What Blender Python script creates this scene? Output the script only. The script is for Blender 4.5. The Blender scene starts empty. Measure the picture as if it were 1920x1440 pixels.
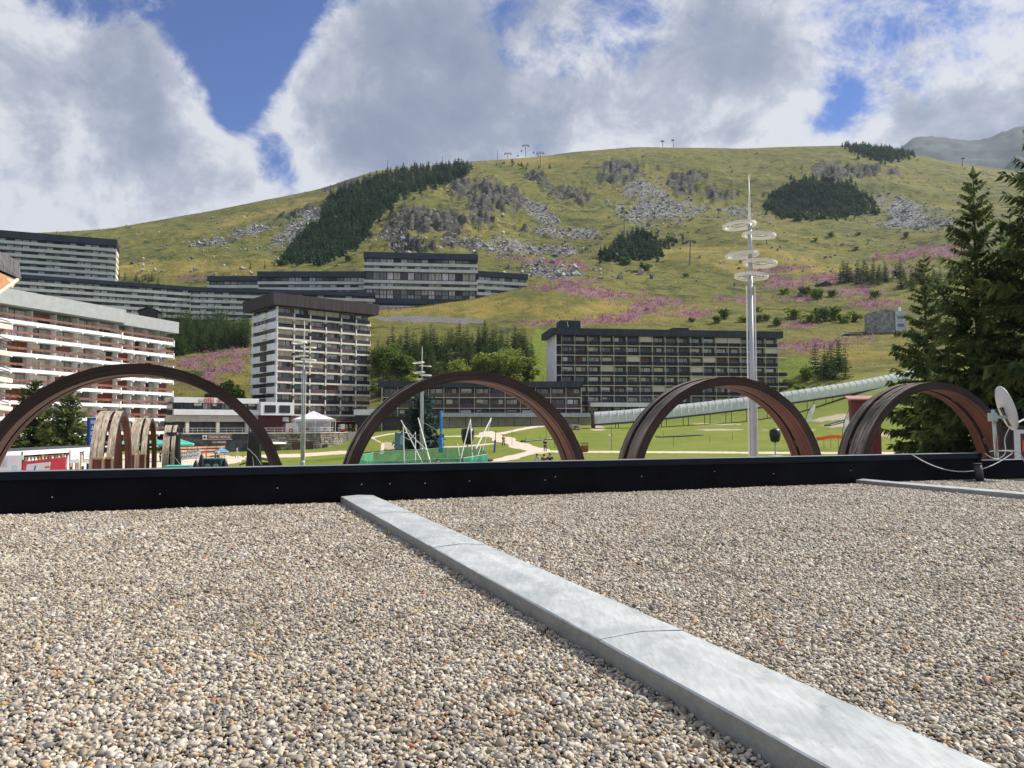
import bpy, bmesh, math, random
import numpy as np
from mathutils import Vector, Matrix
R = math.radians
random.seed(7)
SC = bpy.context.scene
COL = SC.collection
# ------------------------------------------------------------------ camera
F = 1442.0            # focal length in pixels of the 1920 wide photograph
CZ = 1.3              # eye height above the gravel roof
PITCH = math.atan(75 / F)
sP, cP = math.sin(PITCH), math.cos(PITCH)
cam = bpy.data.cameras.new('camera')
cam.sensor_width = 36.0
cam.lens = F / 1920 * 36.0
cam.clip_start = 0.1
cam.clip_end = 20000
cam_o = bpy.data.objects.new('camera', cam)
cam_o.location = (0, 0, CZ)
cam_o.rotation_euler = (math.pi / 2 + PITCH, 0, 0)
COL.objects.link(cam_o)
SC.camera = cam_o
# ------------------------------------------------------------------ light
SUN_AZ, SUN_EL = R(68), R(43)     # azimuth clockwise from the view axis
sun = bpy.data.lights.new('sun', 'SUN')
sun.energy = 5.0
sun.angle = R(0.55)
sun.color = (1.0, 0.93, 0.82)
sun_o = bpy.data.objects.new('sun', sun)
sd = Vector((math.sin(SUN_AZ) * math.cos(SUN_EL), math.cos(SUN_AZ) * math.cos(SUN_EL), math.sin(SUN_EL)))
sun_o.rotation_euler = sd.to_track_quat('Z', 'Y').to_euler()
sun_o.location = (0, 0, 60)
COL.objects.link(sun_o)
SC.view_settings.view_transform = 'Standard'
SC.view_settings.look = 'None'
SC.view_settings.exposure = 0.38
SC.view_settings.gamma = 1.0
SC.view_settings.use_curve_mapping = False
SC.render.engine = 'CYCLES'
cy = SC.cycles
cy.max_bounces = 6; cy.diffuse_bounces = 3; cy.glossy_bounces = 3; cy.transmission_bounces = 4
cy.transparent_max_bounces = 12; cy.volume_bounces = 0
cy.use_denoising = True
cy.sample_clamp_indirect = 6.0

def nt_new(nt, typ, **kw):
    n = nt.nodes.new(typ)
    for k, v in kw.items():
        if k.startswith('i_'):
            key = k[2:]
            key = int(key) if key.isdigit() else key.replace('_', ' ')
            n.inputs[key].default_value = v
        else:
            setattr(n, k, v)
    return n

def ramp(nt, stops, interp='LINEAR'):
    n = nt.nodes.new('ShaderNodeValToRGB')
    n.color_ramp.interpolation = interp
    el = n.color_ramp.elements
    while len(el) < len(stops):
        el.new(0.5)
    for e, (p, c) in zip(el, stops):
        e.position = p
        e.color = (c[0], c[1], c[2], 1) if len(c) == 3 else c
    return n

def pix_dir(px, py):
    x = (px - 960) / F; yu = (720 - py) / F
    return Vector((x, cP - sP * yu, sP + cP * yu)).normalized()

# ------------------------------------------------------------------ world: clear sky with broken cloud
BLOBS = ((430, 130, .10, -.15), (400, 20, .14, -.15), (550, -10, .10, -.09), (440, 205, .05, -.15), (515, 300, .05, -.17), (130, 0, .09, -.16), (985, 70, .10, -.085), (1190, 30, .11, -.06), (930, -20, .08, -.06), (1360, 0, .10, -.05),
         (1590, 210, .06, -.10), (1650, 60, .12, -.05),
         (150, 220, .26, .16), (640, 200, .13, .13), (830, 160, .22, .10), (1250, 170, .22, .12), (1420, 60, .14, .08), (1820, 160, .2, .10))
def make_world():
    w = bpy.data.worlds.new('World'); SC.world = w; w.use_nodes = True
    nt = w.node_tree; nt.nodes.clear(); L = nt.links.new
    out = nt_new(nt, 'ShaderNodeOutputWorld'); bg = nt_new(nt, 'ShaderNodeBackground'); bg.inputs[1].default_value = 0.072
    L(bg.outputs[0], out.inputs[0])
    sky = nt_new(nt, 'ShaderNodeTexSky'); sky.sky_type = 'NISHITA'; sky.sun_disc = False
    sky.sun_elevation = SUN_EL; sky.sun_rotation = SUN_AZ; sky.altitude = 1800; sky.air_density = 1.0; sky.dust_density = 0.4; sky.ozone_density = 2.5
    tc = nt_new(nt, 'ShaderNodeTexCoord')
    sep = nt_new(nt, 'ShaderNodeSeparateXYZ'); L(tc.outputs['Generated'], sep.inputs[0])
    def M(op, a, b=None, c=None, clamp=False):
        n = nt_new(nt, 'ShaderNodeMath', operation=op, use_clamp=clamp)
        for i, v in enumerate((a, b, c)):
            if v is None: continue
            if hasattr(v, 'is_linked') or hasattr(v, 'links'): L(v, n.inputs[i])
            else: n.inputs[i].default_value = v
        return n.outputs[0]
    def noise(scale, det, rough, dist, off, zs=1.25):
        mp = nt_new(nt, 'ShaderNodeMapping'); L(tc.outputs['Generated'], mp.inputs[0]); mp.inputs[1].default_value = off
        mp.inputs[2].default_value = (0, R(-24), 0); mp.inputs[3].default_value = (1.0, 1.0, zs)
        n = nt_new(nt, 'ShaderNodeTexNoise'); L(mp.outputs[0], n.inputs[0])
        n.inputs['Scale'].default_value = scale; n.inputs['Detail'].default_value = det
        n.inputs['Roughness'].default_value = rough; n.inputs['Distortion'].default_value = dist
        return n.outputs[0]
    n1 = noise(3.4, 11, 0.60, 0.15, (3.1, 1.7, 0.4))
    n2 = noise(9.5, 10, 0.66, 0.35, (7.7, 2.2, 0))
    n3 = noise(4.6, 8, 0.56, 0.2, (1.2, 5.4, 3), 1.0)
    dens = M('ADD', M('MULTIPLY', n1, 0.72), M('MULTIPLY', n2, 0.42))
    dens = M('ADD', dens, -0.07)
    # broad openings in the cloud deck
    def blob(px, py, rad, amp):
        d = pix_dir(px, py)
        vd = nt_new(nt, 'ShaderNodeVectorMath', operation='DISTANCE'); L(tc.outputs['Generated'], vd.inputs[0]); vd.inputs[1].default_value = d
        mr = nt_new(nt, 'ShaderNodeMapRange', interpolation_type='SMOOTHSTEP'); L(vd.outputs['Value'], mr.inputs[0])
        mr.inputs[1].default_value = 0; mr.inputs[2].default_value = rad; mr.inputs[3].default_value = amp; mr.inputs[4].default_value = 0
        return mr.outputs[0]
    for b in BLOBS:
        dens = M('ADD', dens, blob(*b))
    cov = nt_new(nt, 'ShaderNodeMapRange', interpolation_type='SMOOTHSTEP'); L(dens, cov.inputs[0])
    cov.inputs[1].default_value = 0.40; cov.inputs[2].default_value = 0.52
    # shading: thick centres of the clouds go grey, thin edges and puffs stay white
    sh = M('ADD', M('MULTIPLY', n3, 1.0), M('MULTIPLY', n2, 0.75))
    sh = M('ADD', sh, M('MULTIPLY', dens, -0.72))
    cr = ramp(nt, [(0.24, (2.45, 2.95, 4.15)), (0.36, (3.3, 3.75, 4.95)), (0.45, (4.9, 5.25, 6.3)), (0.53, (7.9, 8.05, 8.6))])
    L(sh, cr.inputs[0])
    blue = nt_new(nt, 'ShaderNodeMix', data_type='RGBA', blend_type='MULTIPLY'); blue.inputs[0].default_value = 1
    L(sky.outputs[0], blue.inputs[6]); blue.inputs[7].default_value = (0.42, 0.76, 1.36, 1)
    mix = nt_new(nt, 'ShaderNodeMix', data_type='RGBA'); L(cov.outputs[0], mix.inputs[0]); L(blue.outputs[2], mix.inputs[6]); L(cr.outputs[0], mix.inputs[7])
    L(mix.outputs[2], bg.inputs[0])
make_world()

# ------------------------------------------------------------------ helpers
def P(px, py, d):
    x = (px - 960) / F; yu = (720 - py) / F
    t = d / (cP - sP * yu)
    return Vector((x * t, d, CZ + (sP + cP * yu) * t))
def XD(px, d): return (px - 960) / F * d
def proj(x, y, z):
    zr = z - CZ
    f = y * cP + zr * sP; u = -y * sP + zr * cP
    return 960 + F * x / f, 720 - F * u / f

MATS = {}
def mat(name, col, rough=0.6, metal=0.0, var=0.12, scale=1.0, bump=0.0, bscale=20.0, spec=0.4, stretch=None, col2=None, isl=0.0, trans=0.0, alpha=1.0, det=4, coat=0.0, objr=0.0):
    if name in MATS: return MATS[name]
    m = bpy.data.materials.new(name); m.use_nodes = True; nt = m.node_tree; L = nt.links.new
    b = nt.nodes['Principled BSDF']; out = nt.nodes['Material Output']
    b.inputs['Roughness'].default_value = rough; b.inputs['Metallic'].default_value = metal
    b.inputs['Specular IOR Level'].default_value = spec
    if coat: b.inputs['Coat Weight'].default_value = coat
    geo = nt_new(nt, 'ShaderNodeNewGeometry')
    vec = geo.outputs['Position']
    if stretch:
        mp = nt_new(nt, 'ShaderNodeMapping'); L(vec, mp.inputs[0]); mp.inputs[3].default_value = stretch; vec = mp.outputs[0]
    n = nt_new(nt, 'ShaderNodeTexNoise'); L(vec, n.inputs[0]); n.inputs['Scale'].default_value = scale; n.inputs['Detail'].default_value = det
    n.inputs['Roughness'].default_value = 0.6
    c2 = col2 or tuple(c * (1 - 2.2 * var) for c in col)
    c1 = col if col2 else tuple(min(1, c * (1 + var)) for c in col)
    rp = ramp(nt, [(0.32, c2), (0.66, c1)]); L(n.outputs[0], rp.inputs[0])
    csock = rp.outputs[0]
    if isl or objr:
        hsv = nt_new(nt, 'ShaderNodeHueSaturation'); L(csock, hsv.inputs['Color'])
        if isl: rnd = geo.outputs['Random Per Island']; amt = isl
        else: rnd = nt_new(nt, 'ShaderNodeObjectInfo').outputs['Random']; amt = objr
        mr = nt_new(nt, 'ShaderNodeMapRange'); L(rnd, mr.inputs[0]); mr.inputs[3].default_value = 1 - amt; mr.inputs[4].default_value = 1 + amt
        L(mr.outputs[0], hsv.inputs['Value'])
        mr2 = nt_new(nt, 'ShaderNodeMapRange'); L(rnd, mr2.inputs[0]); mr2.inputs[3].default_value = 0.5 + amt * .06; mr2.inputs[4].default_value = 0.5 - amt * .06
        L(mr2.outputs[0], hsv.inputs['Hue'])
        csock = hsv.outputs[0]
    L(csock, b.inputs['Base Color'])
    if bump:
        n2 = nt_new(nt, 'ShaderNodeTexNoise'); L(vec, n2.inputs[0]); n2.inputs['Scale'].default_value = bscale; n2.inputs['Detail'].default_value = 5
        bp = nt_new(nt, 'ShaderNodeBump'); bp.inputs['Strength'].default_value = bump; bp.inputs['Distance'].default_value = 0.05
        L(n2.outputs[0], bp.inputs['Height']); L(bp.outputs[0], b.inputs['Normal'])
    if trans:
        t = nt_new(nt, 'ShaderNodeBsdfTranslucent'); L(csock, t.inputs[0])
        mx = nt_new(nt, 'ShaderNodeMixShader'); mx.inputs[0].default_value = trans
        L(b.outputs[0], mx.inputs[1]); L(t.outputs[0], mx.inputs[2]); L(mx.outputs[0], out.inputs[0])
    if alpha < 1: b.inputs['Alpha'].default_value = alpha
    MATS[name] = m
    return m

def npmesh(name, V, T, mats=(), midx=None, smooth=False):
    V = np.asarray(V, 'f4'); T = np.asarray(T, 'i4')
    me = bpy.data.meshes.new(name); m, k = T.shape
    me.vertices.add(len(V)); me.vertices.foreach_set('co', V.ravel())
    me.loops.add(m * k); me.loops.foreach_set('vertex_index', T.ravel())
    me.polygons.add(m); me.polygons.foreach_set('loop_start', np.arange(0, m * k, k, dtype='i4'))
    for x in mats: me.materials.append(x)
    if midx is not None: me.polygons.foreach_set('material_index', np.asarray(midx, 'i4'))
    me.polygons.foreach_set('use_smooth', np.full(m, smooth, bool))
    me.update(calc_edges=True); me.validate()
    return me

def link(name, me, parent=None, loc=(0, 0, 0), rotz=0.0, scale=None):
    o = bpy.data.objects.new(name, me); o.location = loc
    if rotz: o.rotation_euler = (0, 0, rotz)
    if scale is not None: o.scale = scale
    if parent is not None: o.parent = parent
    COL.objects.link(o)
    return o
def tag(o, label=None, cat=None, group=None, kind=None):
    if label: o['label'] = label
    if cat: o['category'] = cat
    if group: o['group'] = group
    if kind: o['kind'] = kind
    return o
def thing(name, label, cat, loc=(0, 0, 0), rotz=0.0, group=None):
    o = bpy.data.objects.new(name, None); o.empty_display_size = 0.3
    o.location = loc; o.rotation_euler = (0, 0, rotz); COL.objects.link(o)
    return tag(o, label, cat, group)
def copy_tree(o, parent=None):
    c = o.copy(); COL.objects.link(c)
    if parent is not None: c.parent = parent
    for ch in list(o.children): copy_tree(ch, c)
    return c

UB = {}
def box(name, m, x0, y0, z0, x1, y1, z1, parent=None):
    """a box as its own object; boxes of one material share one unit mesh"""
    if m.name not in UB:
        V = [(x, y, z) for z in (0, 1) for y in (0, 1) for x in (0, 1)]
        Q = [(0, 2, 3, 1), (4, 5, 7, 6), (0, 1, 5, 4), (2, 6, 7, 3), (0, 4, 6, 2), (1, 3, 7, 5)]
        UB[m.name] = npmesh('box_' + m.name, V, Q, [m])
    return link(name, UB[m.name], parent, (x0, y0, z0), 0, (x1 - x0, y1 - y0, z1 - z0))

class MB:
    def __init__(s): s.V = []; s.F = []; s.M = []
    def add(s, V, Fc, mi=0):
        o = len(s.V); s.V += [tuple(v) for v in V]
        for f in Fc: s.F.append(tuple(i + o for i in f)); s.M.append(mi)
        return s
    def box(s, x0, y0, z0, x1, y1, z1, mi=0):
        V = [(x, y, z) for z in (z0, z1) for y in (y0, y1) for x in (x0, x1)]
        return s.add(V, [(0, 2, 3, 1), (4, 5, 7, 6), (0, 1, 5, 4), (2, 6, 7, 3), (0, 4, 6, 2), (1, 3, 7, 5)], mi)
    def tube(s, pts, r, n=8, mi=0, cap=True):
        pts = [Vector(p) for p in pts]; rs = r if hasattr(r, '__len__') else [r] * len(pts)
        V = []; Fc = []
        ref = Vector((0, 0, 1))
        for i, p in enumerate(pts):
            d = (pts[min(i + 1, len(pts) - 1)] - pts[max(i - 1, 0)]).normalized()
            a = d.cross(ref)
            if a.length < 1e-3: a = d.cross(Vector((1, 0, 0)))
            a.normalize(); b = d.cross(a)
            for k in range(n):
                t = 2 * math.pi * k / n
                V.append(p + (a * math.cos(t) + b * math.sin(t)) * rs[i])
        for i in range(len(pts) - 1):
            for k in range(n):
                k2 = (k + 1) % n
                Fc.append((i * n + k, i * n + k2, (i + 1) * n + k2, (i + 1) * n + k))
        if cap: Fc += [tuple(range(n - 1, -1, -1)), tuple((len(pts) - 1) * n + k for k in range(n))]
        return s.add(V, Fc, mi)
    def lathe(s, prof, n=16, c=(0, 0, 0), mi=0):
        V = []; Fc = []
        for (r, z) in prof:
            for k in range(n):
                t = 2 * math.pi * k / n
                V.append((c[0] + r * math.cos(t), c[1] + r * math.sin(t), c[2] + z))
        for i in range(len(prof) - 1):
            for k in range(n):
                k2 = (k + 1) % n
                Fc.append((i * n + k, i * n + k2, (i + 1) * n + k2, (i + 1) * n + k))
        Fc += [tuple(range(n - 1, -1, -1)), tuple((len(prof) - 1) * n + k for k in range(n))]
        return s.add(V, Fc, mi)
    def prism(s, poly, y0, y1, mi=0):
        """polygon in xz extruded along y"""
        n = len(poly)
        V = [(x, y0, z) for x, z in poly] + [(x, y1, z) for x, z in poly]
        Fc = [tuple(range(n)), tuple(range(2 * n - 1, n - 1, -1))] + [(i, i + n, (i + 1) % n + n, (i + 1) % n) for i in range(n)]
        return s.add(V, Fc, mi)
    def plate(s, poly, z0, z1, mi=0):
        """polygon in xy extruded along z"""
        n = len(poly)
        V = [(x, y, z0) for x, y in poly] + [(x, y, z1) for x, y in poly]
        Fc = [tuple(range(n - 1, -1, -1)), tuple(range(n, 2 * n))] + [(i, (i + 1) % n, (i + 1) % n + n, i + n) for i in range(n)]
        return s.add(V, Fc, mi)
    def mesh(s, name, mats, smooth=False):
        me = bpy.data.meshes.new(name); me.from_pydata(s.V, [], s.F)
        for m in (mats if isinstance(mats, (list, tuple)) else [mats]): me.materials.append(m)
        me.polygons.foreach_set('material_index', s.M)
        if smooth: me.polygons.foreach_set('use_smooth', [True] * len(s.F))
        bm = bmesh.new(); bm.from_mesh(me); bmesh.ops.recalc_face_normals(bm, faces=bm.faces); bm.to_mesh(me); bm.free()
        return me
    def build(s, name, mats, parent=None, loc=(0, 0, 0), rotz=0.0, smooth=False):
        return link(name, s.mesh(name, mats, smooth), parent, loc, rotz)

def text_part(name, s, size, m, parent, loc, rot=(math.pi / 2, 0, 0), ext=0.02, align='LEFT', xs=1.0, bold=0.0):
    cu = bpy.data.curves.new('lettering', 'FONT'); cu.body = s; cu.size = size; cu.extrude = ext; cu.align_x = align; cu.resolution_u = 2; cu.offset = bold
    o = bpy.data.objects.new('lettering', cu); COL.objects.link(o)
    dg = bpy.context.evaluated_depsgraph_get()
    me = bpy.data.meshes.new_from_object(o.evaluated_get(dg)); bpy.data.objects.remove(o); bpy.data.curves.remove(cu)
    me.materials.clear(); me.materials.append(m)
    r = link(name, me, parent, loc); r.rotation_euler = rot; r.scale = (xs, 1, 1)
    return r

def hash2(ix, iy, seed):
    h = (ix.astype('i8') * 374761393 + iy.astype('i8') * 668265263 + seed * 1442695041) & 0xffffffff
    h = ((h ^ (h >> 13)) * 1274126177) & 0xffffffff
    return ((h ^ (h >> 16)) & 0xffff) / 65535.0
def vnoise(x, y, seed=0):
    ix = np.floor(x); iy = np.floor(y); fx = x - ix; fy = y - iy
    fx = fx * fx * (3 - 2 * fx); fy = fy * fy * (3 - 2 * fy)
    a = hash2(ix, iy, seed); b = hash2(ix + 1, iy, seed); c = hash2(ix, iy + 1, seed); d = hash2(ix + 1, iy + 1, seed)
    return a + (b - a) * fx + (c - a) * fy + (a - b - c + d) * fx * fy
def fbm(x, y, oct=4, seed=0, gain=0.5):
    s = 0; a = 1; t = 0
    for i in range(oct):
        s = s + a * vnoise(x * 2 ** i, y * 2 ** i, seed + i * 17); t += a; a *= gain
    return s / t
# ------------------------------------------------------------------ terrain (heights listed as seen image rows at known distances)
CC = np.array([-900, -300, 0, 200, 400, 600, 700, 800, 900, 1000, 1080, 1200, 1400, 1500, 1600, 1700, 1800, 2000, 2400, 2900], float)
def zr(y, d):      # height relative to the eye of image row y at distance d
    yu = (720 - np.asarray(y, float)) / F
    return d * (sP + cP * yu) / (cP - sP * yu)
TAB = []
def row_z(d, *z): TAB.append((d, np.array(z, float)))
def row_y(d, *y): TAB.append((d, zr(np.array(y, float), d)))
row_z(14, *([-5.2] * 20))
row_z(60, *([-5.2] * 9 + [-5.0, -4.9, -4.8, -4.8, -4.8, -4.8, -4.8, -4.8, -4.8, -4.8, -4.8]))
row_z(78, *([-5.3] * 7 + [-5.0, -4.8, -4.5, -4.3, -4.2, -4.2, -4.2, -4.2, -4.2, -4.2, -4.2, -4.2, -4.2]))
row_z(100, *([-5.4] * 6 + [-4.9, -4.5, -4.1, -3.75, -3.7, -3.7, -3.7, -3.6, -3.5, -3.4, -3.2, -2.8, -2, -2]))
#        -900 -300    0   200   400  600  700  800  900  1000 1080 1200 1400 1500 1600 1700 1800 2000 2400 2900
row_y(130, 850, 852, 853, 854, 855, 853, 845, 839, 833, 827, 824, 822, 822, 820, 814, 806, 800, 790, 780, 770)
row_y(165, 835, 840, 842, 843, 840, 838, 820, 810, 806, 804, 803, 803, 795, 782, 757, 728, 712, 692, 670, 650)
row_y(200, 810, 815, 818, 820, 822, 822, 806, 802, 799, 797, 796, 795, 780, 760, 727, 706, 690, 664, 640, 620)
row_y(225, 740, 760, 765, 765, 748, 772, 765, 752, 744, 737, 738, 740, 730, 700, 690, 680, 668, 642, 620, 600)
row_y(280, 630, 645, 648, 645, 664, 662, 650, 641, 636, 632, 636, 640, 640, 633, 637, 630, 622, 602, 580, 570)
row_y(330, 590, 600, 603, 604, 610, 602, 600, 597, 591, 586, 588, 596, 600, 601, 600, 594, 585, 562, 540, 535)
row_y(365, 585, 598, 600, 602, 602, 594, 584, 578, 563, 541, 545, 572, 576, 574, 571, 563, 552, 532, 515, 510)
row_y(400, 560, 585, 592, 592, 590, 585, 580, 572, 560, 543, 531, 550, 556, 554, 550, 542, 530, 512, 495, 490)
row_y(440, 520, 535, 538, 528, 513, 505, 500, 500, 505, 505, 512, 527, 532, 528, 521, 514, 505, 485, 470, 465)
row_y(560, 490, 500, 500, 490, 478, 470, 456, 442, 450, 486, 489, 478, 472, 476, 480, 472, 460, 442, 430, 425)
row_y(800, 450, 462, 462, 449, 426, 392, 360, 355, 362, 374, 378, 384, 392, 396, 398, 396, 392, 382, 372, 368)
SKY = np.array([440, 440, 440, 428, 392, 352, 318, 310, 300, 292, 282, 273, 276, 272, 270, 281, 302, 328, 340, 350], float)
TAB.append((960, zr(SKY + 0.30 * (np.array([450, 462, 462, 449, 426, 392, 360, 355, 362, 374, 378, 384, 392, 396, 398, 396, 392, 382, 372, 368]) - SKY), 960)))
TAB.append((1100, zr(SKY, 1100)))
TAB.append((1260, zr(SKY + 16, 1260)))
TAB.append((1800, zr(SKY + 120, 1800)))
cols = np.concatenate([np.linspace(-900, -60, 60), np.arange(-54, 1975, 3.0), np.linspace(1980, 2900, 60)])
rows = np.geomspace(14, 1800, 560)
def smooth1(a, n):
    k = np.hanning(n + 2)[1:-1]; k /= k.sum()
    return np.convolve(np.pad(a, n // 2, mode='edge'), k, 'valid')[:len(a)]
fine = np.linspace(-900, 2900, 1521)
ld = np.log([t[0] for t in TAB])
ZT = np.array([np.interp(cols, fine, smooth1(np.interp(fine, CC, t[1]), 33)) for t in TAB])     # table x columns
ZG = np.empty((len(rows), len(cols)))
lr = np.log(rows)
for j in range(len(cols)): ZG[:, j] = np.interp(lr, ld, ZT[:, j])
# soften the knots along the distance, keep the skyline
ZS = np.apply_along_axis(lambda a: smooth1(a, 15), 0, ZG)
wgt = np.clip((rows - 60) / 100, 0, 1)[:, None]
ZG = ZG * (1 - wgt) + ZS * wgt
DD, CCg = np.meshgrid(rows, cols, indexing='ij')
XX = (CCg - 960) / F * DD
PX, PY = proj(XX, DD, ZG + CZ)

EDGE = (fbm(PX / 14, PY / 9, 4, 3) - 0.5)
EDGE2 = (fbm(PX / 5, PY / 4, 3, 31) - 0.5)
def ell(lst, soft=0.35, e=0.9):
    m = np.zeros_like(PX)
    for (cx, cy, rx, ry, *a) in lst:
        t = R(a[0]) if a else 0
        dx = PX - cx; dy = PY - cy
        u = (dx * math.cos(t) + dy * math.sin(t)) / rx; v = (-dx * math.sin(t) + dy * math.cos(t)) / ry
        r = np.sqrt(u * u + v * v) + EDGE * e * 1.6
        m = np.maximum(m, np.clip((1 + soft - r) / (2 * soft), 0, 1))
    return m
def stroke(lst):
    m = np.zeros_like(PX)
    for pts, w in lst:
        for (ax, ay), (bx, by) in zip(pts[:-1], pts[1:]):
            dx, dy = bx - ax, by - ay
            t = np.clip(((PX - ax) * dx + (PY - ay) * dy) / (dx * dx + dy * dy), 0, 1)
            dist = np.hypot((PX - ax - t * dx) * 0.25, PY - ay - t * dy) + EDGE2 * 0.8
            m = np.maximum(m, np.clip((w - dist) / 0.7 + 0.5, 0, 1))
    return m
far = np.clip((DD - 430) / 40, 0, 1)
ROCK = far * ell([(810, 412, 100, 24, 4), (740, 425, 26, 22), (868, 352, 42, 24, 30), (942, 368, 48, 28, 25), (900, 395, 40, 30, 50), (1066, 364, 42, 19, 8), (1168, 312, 52, 13), (1150, 332, 60, 10, -4),
                  (1278, 345, 32, 24, 20), (1346, 360, 34, 16), (1300, 330, 40, 10), (1596, 318, 88, 13, 3), (1560, 330, 40, 8), (645, 345, 52, 8, -14), (620, 385, 40, 8, -30), (1000, 330, 22, 14),
                  (760, 462, 60, 14, 10), (860, 458, 40, 12, 15), (560, 405, 46, 7, -25), (1020, 345, 30, 10, 30), (980, 440, 30, 8, 20), (1470, 372, 40, 7, 10), (700, 350, 30, 8, -15)], 0.4, 0.9)
SCREE = far * ell([(1232, 392, 82, 30, -6), (1205, 355, 40, 26), (1092, 437, 34, 14), (1050, 438, 40, 12), (960, 466, 56, 13), (1700, 392, 66, 22, 18), (1690, 412, 44, 10), (905, 458, 50, 8), (735, 446, 24, 14),
                   (600, 402, 66, 9, -24), (548, 436, 60, 10, -20), (470, 438, 44, 8, -10), (1390, 395, 40, 14), (1050, 470, 50, 9), (1750, 420, 60, 8), (1010, 400, 50, 14, 30), (395, 455, 40, 6, -8)], 0.5, 1.0)
SCREE = np.clip(np.maximum(SCREE, np.clip((DD - 400) / 20, 0, 1) * ell([(1035, 512, 60, 14, 6)], .4, .6) * (PY > 497)), 0, 1) * (DD < 1050)
mid = np.clip((DD - 205) / 10, 0, 1)
PINK = mid * ell([(1050, 497, 90, 4.5, 4), (1110, 549, 100, 9, 6), (1190, 588, 70, 9, -8), (1212, 572, 46, 8), (1290, 588, 50, 8), (1468, 528, 62, 11), (1560, 521, 90, 9, -3), (1606, 546, 52, 10), (1652, 602, 26, 12, -40), (1250, 566, 46, 8),
                  (415, 694, 62, 20, -18), (365, 676, 62, 12, -14), (440, 660, 40, 10, -14), (1010, 606, 60, 4), (1140, 602, 66, 5), (1530, 646, 70, 10, -6), (1700, 482, 66, 8), (1690, 508, 44, 5), (362, 520, 34, 4), (700, 580, 46, 2.5),
                  (1500, 560, 50, 7), (1380, 560, 34, 6), (1640, 570, 40, 7), (1450, 500, 60, 3), (1080, 530, 50, 5), (1760, 480, 60, 9), (1500, 610, 34, 6), (1560, 690, 20, 8)], 0.55, 1.1)
DRY = mid * ell([(900, 575, 210, 22), (1150, 585, 190, 26), (1300, 470, 150, 14), (1560, 505, 150, 12), (1420, 490, 120, 16), (300, 500, 160, 16), (1000, 300, 90, 10), (760, 320, 70, 6), (500, 400, 140, 10, -14), (1600, 665, 90, 16)], 0.7, 0.7)
GREY = mid * ell([(790, 599, 120, 5.5, 2)], 0.35, 0.7)
LUSH = mid * ell([(1014, 690, 26, 70), (1500, 700, 50, 30)], 0.4, 0.5)
near = 1 - np.clip((DD - 205) / 14, 0, 1)
PATH = near * stroke([([(780, 838), (860, 838), (925, 832)], 1.3), ([(920, 814), (945, 824), (975, 836), (1010, 845)], 5.5), ([(1005, 846), (960, 858), (905, 870)], 4.0), ([(1000, 846.5), (1100, 847), (1600, 849.5), (1800, 850)], 1.7),
                       ([(820, 818.5), (900, 818)], 1.0), ([(900, 818), (945, 812), (975, 805), (1010, 799), (1060, 795)], 2.0), ([(470, 856), (560, 854), (645, 848)], 3.0), ([(690, 822), (730, 814), (790, 808)], 1.2), ([(716, 850), (718, 832), (700, 822)], 0.9)])
PATH = np.maximum(PATH, near * np.clip((150 - DD) / 20, 0, 1) * ell([(330, 862, 130, 14), (60, 870, 250, 30)], 0.15, 0.2))
PATH = np.maximum(PATH, np.clip((66 - DD) / 6, 0, 1))
WORN = near * ell([(1565, 783, 46, 5, -6), (1590, 798, 40, 4), (1480, 806, 40, 2.5), (1350, 806, 46, 1.6), (1340, 795, 40, 2), (1660, 815, 50, 4), (1120, 804, 16, 5), (730, 836, 16, 6)], 0.5, 0.8)
# relief
big = (fbm(XX / 60, DD / 60, 4, 5) - 0.5); small = (fbm(XX / 9, DD / 9, 4, 9) - 0.5)
ridge = 1 - np.abs(2 * fbm(XX / 26, DD / 17, 5, 21, 0.6) - 1)
crestfree = np.clip((1060 - DD) / 120, 0.12, 1)
UND = np.clip((DD - 425) / 60, 0, 1) * crestfree
hz = UND * (big * 14 + small * 3.4) + np.clip((DD - 212) / 30, 0, 1) * (1 - np.clip((DD - 425) / 60, 0, 1)) * (small * 1.3 + big * 0.8) + np.clip((DD - 75) / 30, 0, 1) * near * small * 0.16
terr = np.clip(ROCK - SCREE * 0.5, 0, 1)
zn = ZG + (fbm(XX / 22, DD / 22, 4, 51) - .5) * 34
st_ = 11.0; fr = zn / st_ - np.floor(zn / st_); tt_ = np.clip((fr - .50) / .32, 0, 1); stair = (np.floor(zn / st_) + tt_ * tt_ * (3 - 2 * tt_)) * st_
hz += terr * ((stair - zn) * 1.25 + (ridge - 0.55) * 9 + (fbm(XX / 6, DD / 5, 4, 44, .6) - .5) * 8) * crestfree + SCREE * (fbm(XX / 4, DD / 4, 3, 8) - 0.5) * 3.0
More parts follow.
